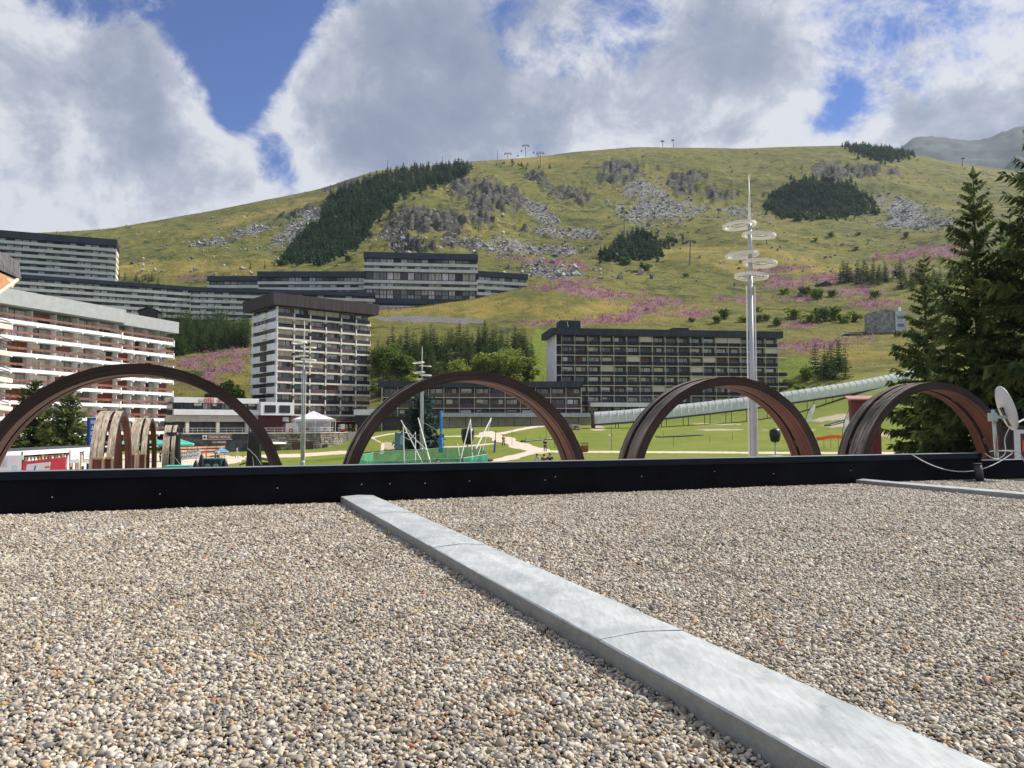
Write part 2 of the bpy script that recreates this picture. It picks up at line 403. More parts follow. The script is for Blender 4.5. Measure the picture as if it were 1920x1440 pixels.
# stepped benches on the open hill
hz += UND * (1 - terr) * np.sin((ZG + big * 30) / 3.2) * 0.5 * np.clip(fbm(XX / 90, DD / 90, 2, 70) * 3 - 1, 0, 1)
ZW = ZG + hz + CZ
def gz(x, y):
    """ground height at a world point"""
    c = x / y * F + 960
    i = np.interp(math.log(y), lr, np.arange(len(rows))); j = np.interp(c, cols, np.arange(len(cols)))
    i0 = min(int(i), len(rows) - 2); j0 = min(int(j), len(cols) - 2); a = i - i0; b = j - j0
    return float((ZW[i0, j0] * (1 - b) + ZW[i0, j0 + 1] * b) * (1 - a) + (ZW[i0 + 1, j0] * (1 - b) + ZW[i0 + 1, j0 + 1] * b) * a)
PYW = proj(XX, DD, ZW)[1]
def hit(px, py, dmin=60):
    """first ground point seen at a pixel, further than dmin"""
    d = 300.0
    for _ in range(3):
        yu = (720 - py) / F
        j = int(np.clip(np.interp(960 + (px - 960) / (cP - sP * yu), cols, np.arange(len(cols))), 0, len(cols) - 1))
        cand = np.nonzero((PYW[:, j] <= py) & (rows > dmin))[0]
        if not len(cand): return None
        i = cand[0]; break
    return Vector((XX[i, j], DD[i, j], ZW[i, j]))
def ground(px, d): x = XD(px, d); return Vector((x, d, gz(x, d)))

def terrain_material():
    m = bpy.data.materials.new('alpine_ground'); m.use_nodes = True; nt = m.node_tree; L = nt.links.new
    b = nt.nodes['Principled BSDF']; b.inputs['Roughness'].default_value = 0.95; b.inputs['Specular IOR Level'].default_value = 0.12
    geo = nt_new(nt, 'ShaderNodeNewGeometry'); pos = geo.outputs['Position']
    def noise(s, det=5, ro=0.6, st=None):
        n = nt_new(nt, 'ShaderNodeTexNoise'); v = pos
        if st: mp = nt_new(nt, 'ShaderNodeMapping'); L(pos, mp.inputs[0]); mp.inputs[3].default_value = st; v = mp.outputs[0]
        L(v, n.inputs[0]); n.inputs['Scale'].default_value = s; n.inputs['Detail'].default_value = det; n.inputs['Roughness'].default_value = ro
        return n.outputs[0]
    def rp(src, *st): r = ramp(nt, list(st)); L(src, r.inputs[0]); return r.outputs[0]
    def mix(f, a, c, bt='MIX'):
        x = nt_new(nt, 'ShaderNodeMix', data_type='RGBA', blend_type=bt)
        for s, v in ((0, f), (6, a), (7, c)):
            if isinstance(v, (int, float)): x.inputs[s].default_value = v
            elif isinstance(v, tuple): x.inputs[s].default_value = (*v, 1)
            else: L(v, x.inputs[s])
        return x.outputs[2]
    def att(n): a = nt_new(nt, 'ShaderNodeAttribute', attribute_name=n); return a.outputs['Fac']
    def mask(n, src, lo=0.35, hi=0.65, amp=0.8):
        a = nt_new(nt, 'ShaderNodeMath', operation='MULTIPLY_ADD'); L(src, a.inputs[0]); a.inputs[1].default_value = amp; a.inputs[2].default_value = -amp / 2
        s = nt_new(nt, 'ShaderNodeMath', operation='ADD'); L(att(n), s.inputs[0]); L(a.outputs[0], s.inputs[1])
        r = nt_new(nt, 'ShaderNodeMapRange', interpolation_type='SMOOTHSTEP'); L(s.outputs[0], r.inputs[0]); r.inputs[1].default_value = lo; r.inputs[2].default_value = hi
        return r.outputs[0]
    nA = noise(0.012, 6); nB = noise(0.11, 6, 0.65); nC = noise(0.9, 5, 0.7); nD = noise(0.25, 4, 0.6, (0.4, 0.4, 3.0))
    hill = rp(nA, (0.34, (0.080, 0.105, 0.028)), (0.50, (0.185, 0.195, 0.042)), (0.62, (0.29, 0.25, 0.064)), (0.72, (0.32, 0.25, 0.09)))
    hill = mix(0.45, hill, rp(nB, (0.35, (0.06, 0.08, 0.022)), (0.5, (0.17, 0.172, 0.042)), (0.68, (0.32, 0.26, 0.085))))
    hill = mix(0.3, hill, rp(nD, (0.4, (0.03, 0.04, 0.015)), (0.62, (0.22, 0.19, 0.07))))
    nS = noise(0.075, 9, 0.72); nT = noise(0.6, 4, 0.6)
    def step(src, lo, hi, k=1.0):
        r = nt_new(nt, 'ShaderNodeMapRange', interpolation_type='SMOOTHSTEP'); L(src, r.inputs[0]); r.inputs[1].default_value = lo; r.inputs[2].default_value = hi; r.inputs[4].default_value = k; return r.outputs[0]
    hill = mix(step(nS, .53, .60, .85), hill, rp(nT, (0.35, (0.020, 0.034, 0.014)), (0.65, (0.060, 0.080, 0.026))))
    nU = noise(0.16, 8, 0.75, (1, 1, 2.5)); hill = mix(step(nU, .60, .66, .7), hill, rp(nT, (0.3, (0.10, 0.10, 0.09)), (0.7, (0.30, 0.29, 0.26))))
    dry = rp(nB, (0.3, (0.15, 0.155, 0.035)), (0.5, (0.28, 0.225, 0.058)), (0.7, (0.36, 0.265, 0.09)))
    c = mix(mask('dry', nS, .30, 1.05, 1.0), hill, dry)
    lush = rp(nC, (0.3, (0.10, 0.15, 0.02)), (0.7, (0.24, 0.29, 0.05)))
    c = mix(mask('lush', nB), c, lush)
    lawn = rp(nB, (0.3, (0.115, 0.165, 0.024)), (0.5, (0.165, 0.205, 0.034)), (0.72, (0.24, 0.235, 0.062)))
    lawn = mix(0.3, lawn, rp(nC, (0.3, (0.08, 0.13, 0.015)), (0.7, (0.26, 0.28, 0.06))))
    c = mix(att('lawn'), c, lawn)
    c = mix(mask('worn', nC, .3, .7), c, (0.42, 0.36, 0.26))
    c = mix(mask('path', nC, .42, .58, .25), c, rp(nC, (0.3, (0.56, 0.47, 0.38)), (0.7, (0.72, 0.62, 0.52))))
    pk = rp(nC, (0.36, (0.13, 0.12, 0.05)), (0.54, (0.27, 0.15, 0.17)), (0.72, (0.42, 0.21, 0.31)))
    c = mix(mask('pink', nU, .45, 1.0, 1.5), c, pk)
    c = mix(mask('grey', nC, .4, .6, .3), c, rp(nC, (0.3, (0.16, 0.15, 0.15)), (0.7, (0.25, 0.24, 0.25))))
    vor = nt_new(nt, 'ShaderNodeTexVoronoi'); L(pos, vor.inputs[0]); vor.inputs['Scale'].default_value = 0.35
    sc = rp(vor.outputs['Distance'], (0.1, (0.36, 0.355, 0.345)), (0.5, (0.20, 0.20, 0.195)), (0.85, (0.06, 0.065, 0.06)))
    c = mix(mask('scree', nU, .42, 1.0, 1.3), c, sc)
    nR = noise(0.22, 8, 0.7, (1, 1, 2.2))
    rk = rp(nR, (0.34, (0.028, 0.030, 0.028)), (0.5, (0.075, 0.075, 0.064)), (0.68, (0.18, 0.175, 0.145)))
    c = mix(mask('rock', nR, .42, .92, 1.3), c, rk)
    L(c, b.inputs['Base Color'])
    bm = nt_new(nt, 'ShaderNodeBump'); bm.inputs['Strength'].default_value = 0.7; bm.inputs['Distance'].default_value = 2.6
    L(noise(0.22, 9, 0.75), bm.inputs['Height'])
    bm2 = nt_new(nt, 'ShaderNodeBump'); bm2.inputs['Strength'].default_value = 0.5; bm2.inputs['Distance'].default_value = 0.15
    L(noise(3.0, 4, 0.7), bm2.inputs['Height']); L(bm2.outputs[0], b.inputs['Normal'])
    fm = nt_new(nt, 'ShaderNodeMath', operation='SUBTRACT'); fm.inputs[0].default_value = 1.0; L(att('lawn'), fm.inputs[1])
    ml = nt_new(nt, 'ShaderNodeMath', operation='MULTIPLY'); L(fm.outputs[0], ml.inputs[0]); ml.inputs[1].default_value = 0.75
    L(ml.outputs[0], bm.inputs['Strength']); L(bm.outputs[0], bm2.inputs['Normal'])
    return m
V = np.stack([XX, DD, ZW], -1).reshape(-1, 3)
nr, nc = ZW.shape
ii, jj = np.meshgrid(np.arange(nr - 1), np.arange(nc - 1), indexing='ij'); q = (ii * nc + jj).ravel()
me = npmesh('terrain', V, np.stack([q, q + 1, q + nc + 1, q + nc], -1), [terrain_material()], smooth=True)
for nme, a in (('rock', ROCK), ('scree', SCREE), ('pink', PINK), ('dry', DRY), ('grey', GREY), ('lush', LUSH), ('path', PATH), ('worn', WORN), ('lawn', near)):
    at = me.attributes.new(nme, 'FLOAT', 'POINT'); at.data.foreach_set('value', a.astype('f4').ravel())
tag(link('terrain', me), kind='structure')
# plain valley floor under everything, out to the horizon
th = [2 * math.pi * k / 64 for k in range(64)]
gm = mat('valley_grass', (0.12, 0.14, 0.05), 0.95, scale=0.02, var=0.2, spec=0.1)
link_o = MB().add([(4300 * math.cos(t), 4300 * math.sin(t), -7.0) for t in th], [tuple(range(64))]).build('valley_ground', gm)
tag(link_o, kind='structure')
# far peaks to the right, seen over the shoulder of the hill
pk_m = mat('far_peak', (0.085, 0.11, 0.12), 0.95, scale=0.004, var=0.25, spec=0.1, bump=0.0, det=8)
pc = np.arange(1500, 2600, 9.0); pd = np.linspace(1900, 2800, 40)
prof = np.interp(pc, [1500, 1690, 1720, 1748, 1790, 1830, 1870, 1920, 1980, 2050, 2200, 2400, 2600], [330, 285, 262, 254, 258, 265, 258, 240, 222, 205, 190, 215, 230])
prof = prof + (fbm(pc / 12, pc * 0, 4, 3) - .5) * 7
DP, CP = np.meshgrid(pd, pc, indexing='ij'); t = (DP - pd[0]) / (pd[-1] - pd[0])
zp = zr(345 + (prof[None, :] - 345) * np.sin(np.clip(t / .8, 0, 1) * math.pi / 2) ** 0.8, DP) - np.clip(t - .8, 0, 1) * 900
zp = zp + CZ + (fbm(CP / 30, DP / 70, 5, 12, .55) - .5) * 80 * np.clip(1 - t * 1.2, 0, 1)
Vp = np.stack([(CP - 960) / F * DP, DP, zp], -1).reshape(-1, 3)
i2, j2 = np.meshgrid(np.arange(len(pd) - 1), np.arange(len(pc) - 1), indexing='ij'); q = (i2 * len(pc) + j2).ravel()
tag(link('far_peaks', npmesh('far_peaks', Vp, np.stack([q, q + 1, q + len(pc) + 1, q + len(pc)], -1), [pk_m], smooth=True)), kind='structure')
# ------------------------------------------------------------------ the flat gravel roof we stand on
PA = R(21.4)                                  # direction of the parapet
pu = Vector((math.cos(PA), math.sin(PA), 0)); pv = Vector((-math.sin(PA), math.cos(PA), 0))
PD = 13.85 * math.cos(PA)                     # distance of the parapet's foot along pv
def RF(u, v, z=0.0): return pu * u + pv * v + Vector((0, 0, z))
def to_uv(px, py, z):
    r = pix_dir(px, py); t = (z - CZ) / r.z; w = Vector((r.x * t, r.y * t, 0)); return w.dot(pu), w.dot(pv)
blk = mat('black_coated_sheet', (0.0045, 0.005, 0.008), 0.6, var=0.3, scale=1.3, bump=0.15, bscale=6, spec=0.10)
capm = mat('dark_blue_flashing', (0.010, 0.015, 0.026), 0.5, 0.0, var=0.15, scale=2.0, spec=0.15)
edge_m = mat('bare_flashing_edge', (0.55, 0.57, 0.58), 0.35, 0.8, var=0.1)
roof_m = mat('roof_felt', (0.055, 0.05, 0.042), 0.95, scale=30, var=0.3, spec=0.1)
o = MB().plate([(-24, -7), (26, -7), (26, PD + .02), (-24, PD + .02)], -0.5, -0.012).build('roof', roof_m, rotz=PA); tag(o, kind='structure')
# lower storey of the building under the roof
o = MB().plate([(-23.9, -6.9), (25.9, -6.9), (25.9, PD + .2), (-23.9, PD + .2)], -6.0, -0.52).build('building_base', mat('rendered_wall', (0.4, 0.38, 0.35), .9)); o.rotation_euler = (0, 0, PA)
tag(o, 'rendered lower storey under the gravel roof', 'building')
u_end = to_uv(1846, 850, 0.62)[0]
par = thing('parapet', 'long black sheet-clad parapet along the far edge of the gravel roof', 'parapet', RF(0, PD), PA)
UL = -23.5
n = 12; W = (u_end - UL) / n
for k in range(n):      # cladding sheets with fine joints
    MB().box(UL + k * W + .002, 0.0, -0.03, UL + (k + 1) * W - .002, 0.20, 0.565).build('wall_sheet', blk, par)
MB().box(UL, .03, -.03, u_end - .01, .17, .56).build('wall_core', blk, par)
for k in range(6):      # folded coping
    w = (u_end - UL) / 6; a = UL + k * w; b = a + w - .004
    MB().prism([(0, 0), (1, 0), (1, 1), (0, 1)], 0, 1).V
    m_ = MB()
    sec = [(-0.045, 0.50), (-0.030, 0.50), (-0.030, 0.600), (0.250, 0.606), (0.250, 0.52), (0.262, 0.52), (0.262, 0.622), (-0.045, 0.617)]
    V_ = [(a, y, z) for y, z in sec] + [(b, y, z) for y, z in sec]; N = len(sec)
    m_.add(V_, [(0, 1, 2, 7), (2, 3, 6, 7), (3, 4, 5, 6), (N, N + 7, N + 2, N + 1), (N + 2, N + 7, N + 6, N + 3), (N + 3, N + 6, N + 5, N + 4)] + [(i, (i + 1) % N, (i + 1) % N + N, i + N) for i in range(N)])
    m_.build('coping', capm, par)
MB().box(UL, -0.05, 0.6175, u_end, 0.262, 0.6215).build('coping_edge', edge_m, par)
# flared end of the parapet
MB().add([(u_end, -.05, .62), (u_end, .27, .62), (u_end + .16, .27, .62), (u_end + .16, -.05, .62), (u_end, 0, .0), (u_end, .2, .0), (u_end + .02, .2, 0), (u_end + .02, 0, 0)],
         [(0, 1, 2, 3), (4, 7, 6, 5), (0, 3, 7, 4), (2, 1, 5, 6), (3, 2, 6, 7), (0, 4, 5, 1)]).build('end_cap', blk, par)
scr = mat('screw_head', (0.8, 0.8, 0.78), 0.3, 0.5)
sm = MB().lathe([(.006, 0), (.009, .003), (.005, .006)], 8).mesh('screw', scr)
for px, py in ((98, 932), (678, 908), (731, 907), (797, 906), (1022, 900), (1041, 894), (1203, 893), (1340, 884), (1595, 882), (520, 915), (300, 926), (1450, 888), (880, 902)):
    r = pix_dir(px, py); w2 = r * (PD / r.dot(pv)); s_ = link('screw', sm, par, (w2.dot(pu), -0.002, w2.z + CZ)); s_.rotation_euler = (math.pi / 2, 0, 0)
lp = thing('low_parapet', 'lower black roof edge carrying the satellite dish', 'parapet', RF(0, PD), PA)
box('wall_sheet', blk, u_end + .17, 0.0, -0.03, u_end + 3.2, .2, 0.42, lp); box('wall_sheet', blk, u_end + 3.205, 0.0, -0.03, u_end + 9, .2, 0.42, lp)
box('coping', capm, u_end + .165, -.04, .4205, u_end + 9, .25, .440, lp); box('coping_edge', edge_m, u_end + .165, -.045, .4405, u_end + 9, .25, .4445, lp)
# zinc covered upstands
def zinc_material(name, ca, cb, metal, rough):
    m = bpy.data.materials.new(name); m.use_nodes = True; nt = m.node_tree; L = nt.links.new; b = nt.nodes['Principled BSDF']; b.inputs['Metallic'].default_value = metal
    g = nt_new(nt, 'ShaderNodeNewGeometry')
    def noise(s, det, ro, st=(1, 1, 1), dist=0.0):
        mp = nt_new(nt, 'ShaderNodeMapping'); L(g.outputs['Position'], mp.inputs[0]); mp.inputs[2].default_value = (0, 0, -PA); mp.inputs[3].default_value = st
        n = nt_new(nt, 'ShaderNodeTexNoise'); L(mp.outputs[0], n.inputs[0]); n.inputs['Scale'].default_value = s; n.inputs['Detail'].default_value = det; n.inputs['Roughness'].default_value = ro; n.inputs['Distortion'].default_value = dist; return n.outputs[0]
    n1 = noise(3.0, 8, .65, (1, .8, 1), .6); n2 = noise(22, 6, .7, (1.6, .25, 1)); n3 = noise(9, 7, .75)
    r = ramp(nt, [(.34, cb), (.5, tuple((x + y) / 2 for x, y in zip(ca, cb))), (.66, ca)]); L(n1, r.inputs[0])
    r2 = ramp(nt, [(.36, (.78, .77, .74)), (.6, (1.06, 1.06, 1.06))]); L(n2, r2.inputs[0]); r3 = ramp(nt, [(.33, (.62, .60, .56)), (.42, (1, 1, 1))]); L(n3, r3.inputs[0])
    m1 = nt_new(nt, 'ShaderNodeMix', data_type='RGBA', blend_type='MULTIPLY'); m1.inputs[0].default_value = .7; L(r.outputs[0], m1.inputs[6]); L(r2.outputs[0], m1.inputs[7])
    m2 = nt_new(nt, 'ShaderNodeMix', data_type='RGBA', blend_type='MULTIPLY'); m2.inputs[0].default_value = .6; L(m1.outputs[2], m2.inputs[6]); L(r3.outputs[0], m2.inputs[7]); L(m2.outputs[2], b.inputs['Base Color'])
    mr = nt_new(nt, 'ShaderNodeMapRange'); L(n1, mr.inputs[0]); mr.inputs[1].default_value = .3; mr.inputs[2].default_value = .7; mr.inputs[3].default_value = rough - .1; mr.inputs[4].default_value = rough + .14; L(mr.outputs[0], b.inputs['Roughness'])
    bp = nt_new(nt, 'ShaderNodeBump'); bp.inputs['Strength'].default_value = .25; bp.inputs['Distance'].default_value = .01; L(noise(2.2, 4, .5), bp.inputs['Height']); L(bp.outputs[0], b.inputs['Normal'])
    return m
zinc = zinc_material('zinc_sheet', (0.55, 0.58, 0.59), (0.41, 0.45, 0.46), .12, .48); zside_shade = zinc_material('zinc_side_shade', (0.33, 0.33, 0.30), (0.24, 0.25, 0.23), .1, .55)  # curb flanks: same zinc, their shade put into a darker side colour
def upstand(name, label, ua, ub, v0, v1, joints, h=0.108):
    """joints: list of v where sheets meet"""
    t = thing(name, label, 'roof curb', RF((ua + ub) / 2, v0), PA)
    hw = (ub - ua) / 2; cuts = [v0] + joints + [v1]
    for k in range(len(cuts) - 1):
        a = cuts[k] - v0 + (.003 if k else 0); b = cuts[k + 1] - v0 - .003; up = 0.0015 * (k % 2)
        sec = [(-hw, -.02), (-hw, h), (-hw + .008, h + .006), (0.0, h + .024 + up), (hw - .008, h + .006), (hw, h), (hw, -.02)]
        N = len(sec); seg = 6
        m_ = MB(); V_ = []
        for s in range(seg + 1):
            y = a + (b - a) * s / seg
            for i, (x, z) in enumerate(sec): V_.append((x + random.uniform(-1, 1) * .0015, y, z + (random.uniform(-1, 1) * .002 if 0 < i < 6 else 0)))
        Fc = []
        for s in range(seg):
            for i in range(N - 1): Fc.append((s * N + i, s * N + i + 1, (s + 1) * N + i + 1, (s + 1) * N + i))
        Fc += [tuple(range(N)), tuple(seg * N + i for i in range(N - 1, -1, -1))]
        m_.add(V_, Fc); m_.M = [1 if (i < seg * (N - 1) and i % (N - 1) in (0, N - 2)) else 0 for i in range(len(Fc))]; m_.build('zinc_cover', [zinc, zside_shade], t)
        if k: # standing lap over the joint below
            y = a - .02
            sec2 = [(x * 1.004, z + .0035) for x, z in sec]
            V2 = [(x, y, z) for x, z in sec2] + [(x, y + .19, z) for x, z in sec2]
            MB().add(V2, [(i, i + 1, i + 1 + N, i + N) for i in range(1, N - 2)]).build('lap_strip', zinc, t)
    return t
ul = (to_uv(645, 936, .11)[0] + to_uv(1102, 1192, .11)[0] + to_uv(1575, 1440, .11)[0]) / 3
ur = (to_uv(722, 942, .11)[0] + to_uv(1245, 1168, .11)[0] + to_uv(1910, 1440, .11)[0]) / 3
jl = sorted([to_uv(1174, 1180, .15)[1], to_uv(850, 1017, .15)[1], to_uv(712, 958, .15)[1]])
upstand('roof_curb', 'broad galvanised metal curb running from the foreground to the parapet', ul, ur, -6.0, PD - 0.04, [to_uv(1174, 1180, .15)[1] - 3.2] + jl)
ua2 = to_uv(1625, 899, .12)[0]; uw = 0.34
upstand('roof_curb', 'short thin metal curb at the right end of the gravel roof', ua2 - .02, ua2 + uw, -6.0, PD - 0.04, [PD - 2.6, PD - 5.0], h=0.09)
print('CURB', ul, ur, jl, ua2, u_end)

# gravel: every pebble an instance on a scattered point
def gravel():
    rg = np.random.default_rng(4)
    s = 0.0163; pts = []
    # cells in roof coordinates, kept where the roof can be seen (with a margin)
    us = np.arange(-16, 17, s); vs = np.arange(0.6, PD, s * 0.92)
    U, Vv = np.meshgrid(us, vs); U = U + (np.arange(len(vs)) % 2)[:, None] * s / 2
    U = U.ravel() + rg.uniform(-.42, .42, U.size) * s; Vv = Vv.ravel() + rg.uniform(-.42, .42, Vv.size) * s
    x = U * pu.x + Vv * pv.x; y = U * pu.y + Vv * pv.y
    keep = (y > 2.2) & (np.abs(x) < y * 0.72 + 0.9)
    keep &= ~((U > ul - .004) & (U < ur + .004)) & ~((U > ua2 - .03) & (U < ua2 + uw + .01)) & (Vv < PD - .012)
    far_thin = (y > 7.0) & (rg.random(U.size) < 0.46)
    keep &= ~far_thin
    x, y = x[keep], y[keep]; n = len(x); print('PEBBLES', n)
    size = np.clip(rg.lognormal(math.log(.0092), .33, n), .0045, .0225) * np.where(y > 7, 1.26, 1)
    z = size * .2 + rg.uniform(-.008, .010, n) + (fbm(x * 2.2, y * 2.2, 3, 2) - .5) * .02
    me = bpy.data.meshes.new('gravel'); me.vertices.add(n); me.vertices.foreach_set('co', np.stack([x, y, z], -1).astype('f4').ravel())
    def att(nm, ty, dat, fld): a = me.attributes.new(nm, ty, 'POINT'); a.data.foreach_set(fld, dat.astype('f4' if ty != 'INT' else 'i4').ravel())
    att('rot', 'FLOAT_VECTOR', np.stack([rg.normal(0, .45, n), rg.normal(0, .45, n), rg.uniform(0, 6.28, n)], -1), 'vector')
    att('scl', 'FLOAT_VECTOR', np.stack([size * rg.uniform(.9, 1.55, n), size * rg.uniform(.75, 1.05, n), size * rg.uniform(.5, .85, n)], -1), 'vector')
    att('tint', 'FLOAT', rg.random(n), 'value'); att('pick', 'INT', rg.integers(0, 4, n), 'value')
    ng = bpy.data.node_groups.new('gravel_scatter', 'GeometryNodeTree')
    ng.interface.new_socket('Geometry', in_out='INPUT', socket_type='NodeSocketGeometry'); ng.interface.new_socket('Geometry', in_out='OUTPUT', socket_type='NodeSocketGeometry')
    L = ng.links.new; gi = ng.nodes.new('NodeGroupInput'); go = ng.nodes.new('NodeGroupOutput')
    def named(nm, ty): a = ng.nodes.new('GeometryNodeInputNamedAttribute'); a.data_type = ty; a.inputs[0].default_value = nm; return a.outputs[0]
    gti = ng.nodes.new('GeometryNodeGeometryToInstance')
    mt = ng.nodes.new('GeometryNodeSetMaterial'); mt.inputs['Material'].default_value = pebble_material()
    for k in range(4):
        ico = ng.nodes.new('GeometryNodeMeshIcoSphere'); ico.inputs['Radius'].default_value = 1; ico.inputs['Subdivisions'].default_value = 2
        sp = ng.nodes.new('GeometryNodeSetPosition'); tn = ng.nodes.new('ShaderNodeTexNoise'); tn.noise_dimensions = '4D'
        tn.inputs['W'].default_value = k * 3.7 + 1; tn.inputs['Scale'].default_value = 0.9; tn.inputs['Detail'].default_value = 1
        vm = ng.nodes.new('ShaderNodeVectorMath'); vm.operation = 'SUBTRACT'; L(tn.outputs['Color'], vm.inputs[0]); vm.inputs[1].default_value = (.5, .5, .5)
        vs_ = ng.nodes.new('ShaderNodeVectorMath'); vs_.operation = 'SCALE'; L(vm.outputs[0], vs_.inputs[0]); vs_.inputs['Scale'].default_value = 0.95
        L(ico.outputs['Mesh'], sp.inputs['Geometry']); L(vs_.outputs[0], sp.inputs['Offset'])
        ss = ng.nodes.new('GeometryNodeSetShadeSmooth'); L(sp.outputs[0], ss.inputs[0]); 
        smn = ng.nodes.new('GeometryNodeSetMaterial'); smn.inputs['Material'].default_value = pebble_material(); L(ss.outputs[0], smn.inputs[0])
        L(smn.outputs[0], gti.inputs[0])
    ip = ng.nodes.new('GeometryNodeInstanceOnPoints'); L(gi.outputs[0], ip.inputs['Points']); L(gti.outputs[0], ip.inputs['Instance'])
    ip.inputs['Pick Instance'].default_value = True; L(named('pick', 'INT'), ip.inputs['Instance Index'])
    er = ng.nodes.new('FunctionNodeEulerToRotation'); L(named('rot', 'FLOAT_VECTOR'), er.inputs[0]); L(er.outputs[0], ip.inputs['Rotation']); L(named('scl', 'FLOAT_VECTOR'), ip.inputs['Scale'])
    L(ip.outputs[0], go.inputs[0])
    o = link('gravel', me); md = o.modifiers.new('scatter', 'NODES'); md.node_group = ng
    tag(o, 'rounded mixed pebbles covering the flat roof', 'gravel', kind='stuff')
def pebble_material():
    if 'pebble' in MATS: return MATS['pebble']
    m = bpy.data.materials.new('pebble'); m.use_nodes = True; nt = m.node_tree; L = nt.links.new; b = nt.nodes['Principled BSDF']
    b.inputs['Roughness'].default_value = 0.6; b.inputs['Specular IOR Level'].default_value = 0.4
    a = nt_new(nt, 'ShaderNodeAttribute', attribute_name='tint', attribute_type='INSTANCER')
    pal = [(0, (0.38, 0.34, 0.27)), (.10, (0.50, 0.46, 0.37)), (.20, (0.22, 0.20, 0.17)), (.29, (0.56, 0.52, 0.44)), (.38, (0.30, 0.25, 0.185)), (.46, (0.42, 0.37, 0.285)), (.54, (0.17, 0.165, 0.165)),
           (.62, (0.46, 0.39, 0.28)), (.70, (0.33, 0.315, 0.29)), (.78, (0.52, 0.46, 0.37)), (.85, (0.25, 0.21, 0.155)), (.91, (0.38, 0.25, 0.14)), (.945, (0.62, 0.59, 0.53)), (.975, (0.34, 0.15, 0.085)), (.985, (0.44, 0.31, 0.12))]
    r = ramp(nt, pal, 'CONSTANT'); L(a.outputs['Fac'], r.inputs[0])
    tc = nt_new(nt, 'ShaderNodeTexCoord'); n = nt_new(nt, 'ShaderNodeTexNoise'); L(tc.outputs['Object'], n.inputs[0]); n.inputs['Scale'].default_value = 2.4; n.inputs['Detail'].default_value = 4
    g = nt_new(nt, 'ShaderNodeNewGeometry'); n.inputs['Scale'].default_value = 130; L(g.outputs['Position'], n.inputs[0])
    mr = nt_new(nt, 'ShaderNodeMapRange'); L(n.outputs[0], mr.inputs[0]); mr.inputs[1].default_value = .3; mr.inputs[2].default_value = .7; mr.inputs[3].default_value = .78; mr.inputs[4].default_value = 1.15
    mx = nt_new(nt, 'ShaderNodeMix', data_type='RGBA', blend_type='MULTIPLY'); mx.inputs[0].default_value = 1; L(r.outputs[0], mx.inputs[6]); L(mr.outputs[0], mx.inputs[7]); 
    nl = nt_new(nt, 'ShaderNodeTexNoise'); L(g.outputs['Position'], nl.inputs[0]); nl.inputs['Scale'].default_value = .9; nl.inputs['Detail'].default_value = 5; nl.inputs['Roughness'].default_value = .65
    dr_ = ramp(nt, [(.33, (.78, .76, .73)), (.48, (1.0, .985, .98)), (.68, (1.10, 1.10, 1.12))]); L(nl.outputs[0], dr_.inputs[0])
    mz = nt_new(nt, 'ShaderNodeMix', data_type='RGBA', blend_type='MULTIPLY'); mz.inputs[0].default_value = 1; L(mx.outputs[2], mz.inputs[6]); L(dr_.outputs[0], mz.inputs[7]); L(mz.outputs[2], b.inputs['Base Color'])
    MATS['pebble'] = m; return m
gravel()
# ------------------------------------------------------------------ laminated timber arches
def wood(name, c_dark, c_mid, c_light, rough=0.75, sr=38, ss=0.5):
    m = bpy.data.materials.new(name); m.use_nodes = True; nt = m.node_tree; L = nt.links.new; b = nt.nodes['Principled BSDF']
    b.inputs['Roughness'].default_value = rough; b.inputs['Specular IOR Level'].default_value = 0.25
    a = nt_new(nt, 'ShaderNodeAttribute', attribute_name='arc'); mp = nt_new(nt, 'ShaderNodeMapping'); L(a.outputs['Vector'], mp.inputs[0]); mp.inputs[3].default_value = (ss, sr, 9)
    oi = nt_new(nt, 'ShaderNodeObjectInfo'); ad = nt_new(nt, 'ShaderNodeVectorMath', operation='ADD'); L(mp.outputs[0], ad.inputs[0])
    sc = nt_new(nt, 'ShaderNodeMath', operation='MULTIPLY'); L(oi.outputs['Random'], sc.inputs[0]); sc.inputs[1].default_value = 50; L(sc.outputs[0], ad.inputs[1])
    n = nt_new(nt, 'ShaderNodeTexNoise'); L(ad.outputs[0], n.inputs[0]); n.inputs['Scale'].default_value = 1.0; n.inputs['Detail'].default_value = 6; n.inputs['Roughness'].default_value = 0.65
    r = ramp(nt, [(0.34, c_dark), (0.5, c_mid), (0.68, c_light)]); L(n.outputs[0], r.inputs[0])
    n2 = nt_new(nt, 'ShaderNodeTexNoise'); L(a.outputs['Vector'], n2.inputs[0]); n2.inputs['Scale'].default_value = 0.55; n2.inputs['Detail'].default_value = 4
    mr = nt_new(nt, 'ShaderNodeMapRange'); L(n2.outputs[0], mr.inputs[0]); mr.inputs[1].default_value = .3; mr.inputs[2].default_value = .7; mr.inputs[3].default_value = .6; mr.inputs[4].default_value = 1.25
    mx = nt_new(nt, 'ShaderNodeMix', data_type='RGBA', blend_type='MULTIPLY'); mx.inputs[0].default_value = 1; L(r.outputs[0], mx.inputs[6]); L(mr.outputs[0], mx.inputs[7]); L(mx.outputs[2], b.inputs['Base Color'])
    bp = nt_new(nt, 'ShaderNodeBump'); bp.inputs['Strength'].default_value = 0.6; bp.inputs['Distance'].default_value = 0.012; L(n.outputs[0], bp.inputs['Height']); L(bp.outputs[0], b.inputs['Normal'])
    return m
w_face = wood('weathered_timber_face', (0.026, 0.017, 0.014), (0.042, 0.028, 0.024), (0.070, 0.052, 0.044))
w_top = wood('silvered_timber_top', (0.17, 0.13, 0.10), (0.50, 0.41, 0.31), (0.72, 0.63, 0.51), 0.8, 14, 1.2)
w_sof = wood('red_stained_soffit', (0.066, 0.022, 0.016), (0.092, 0.032, 0.024), (0.135, 0.060, 0.045), 0.6, 30, .35)
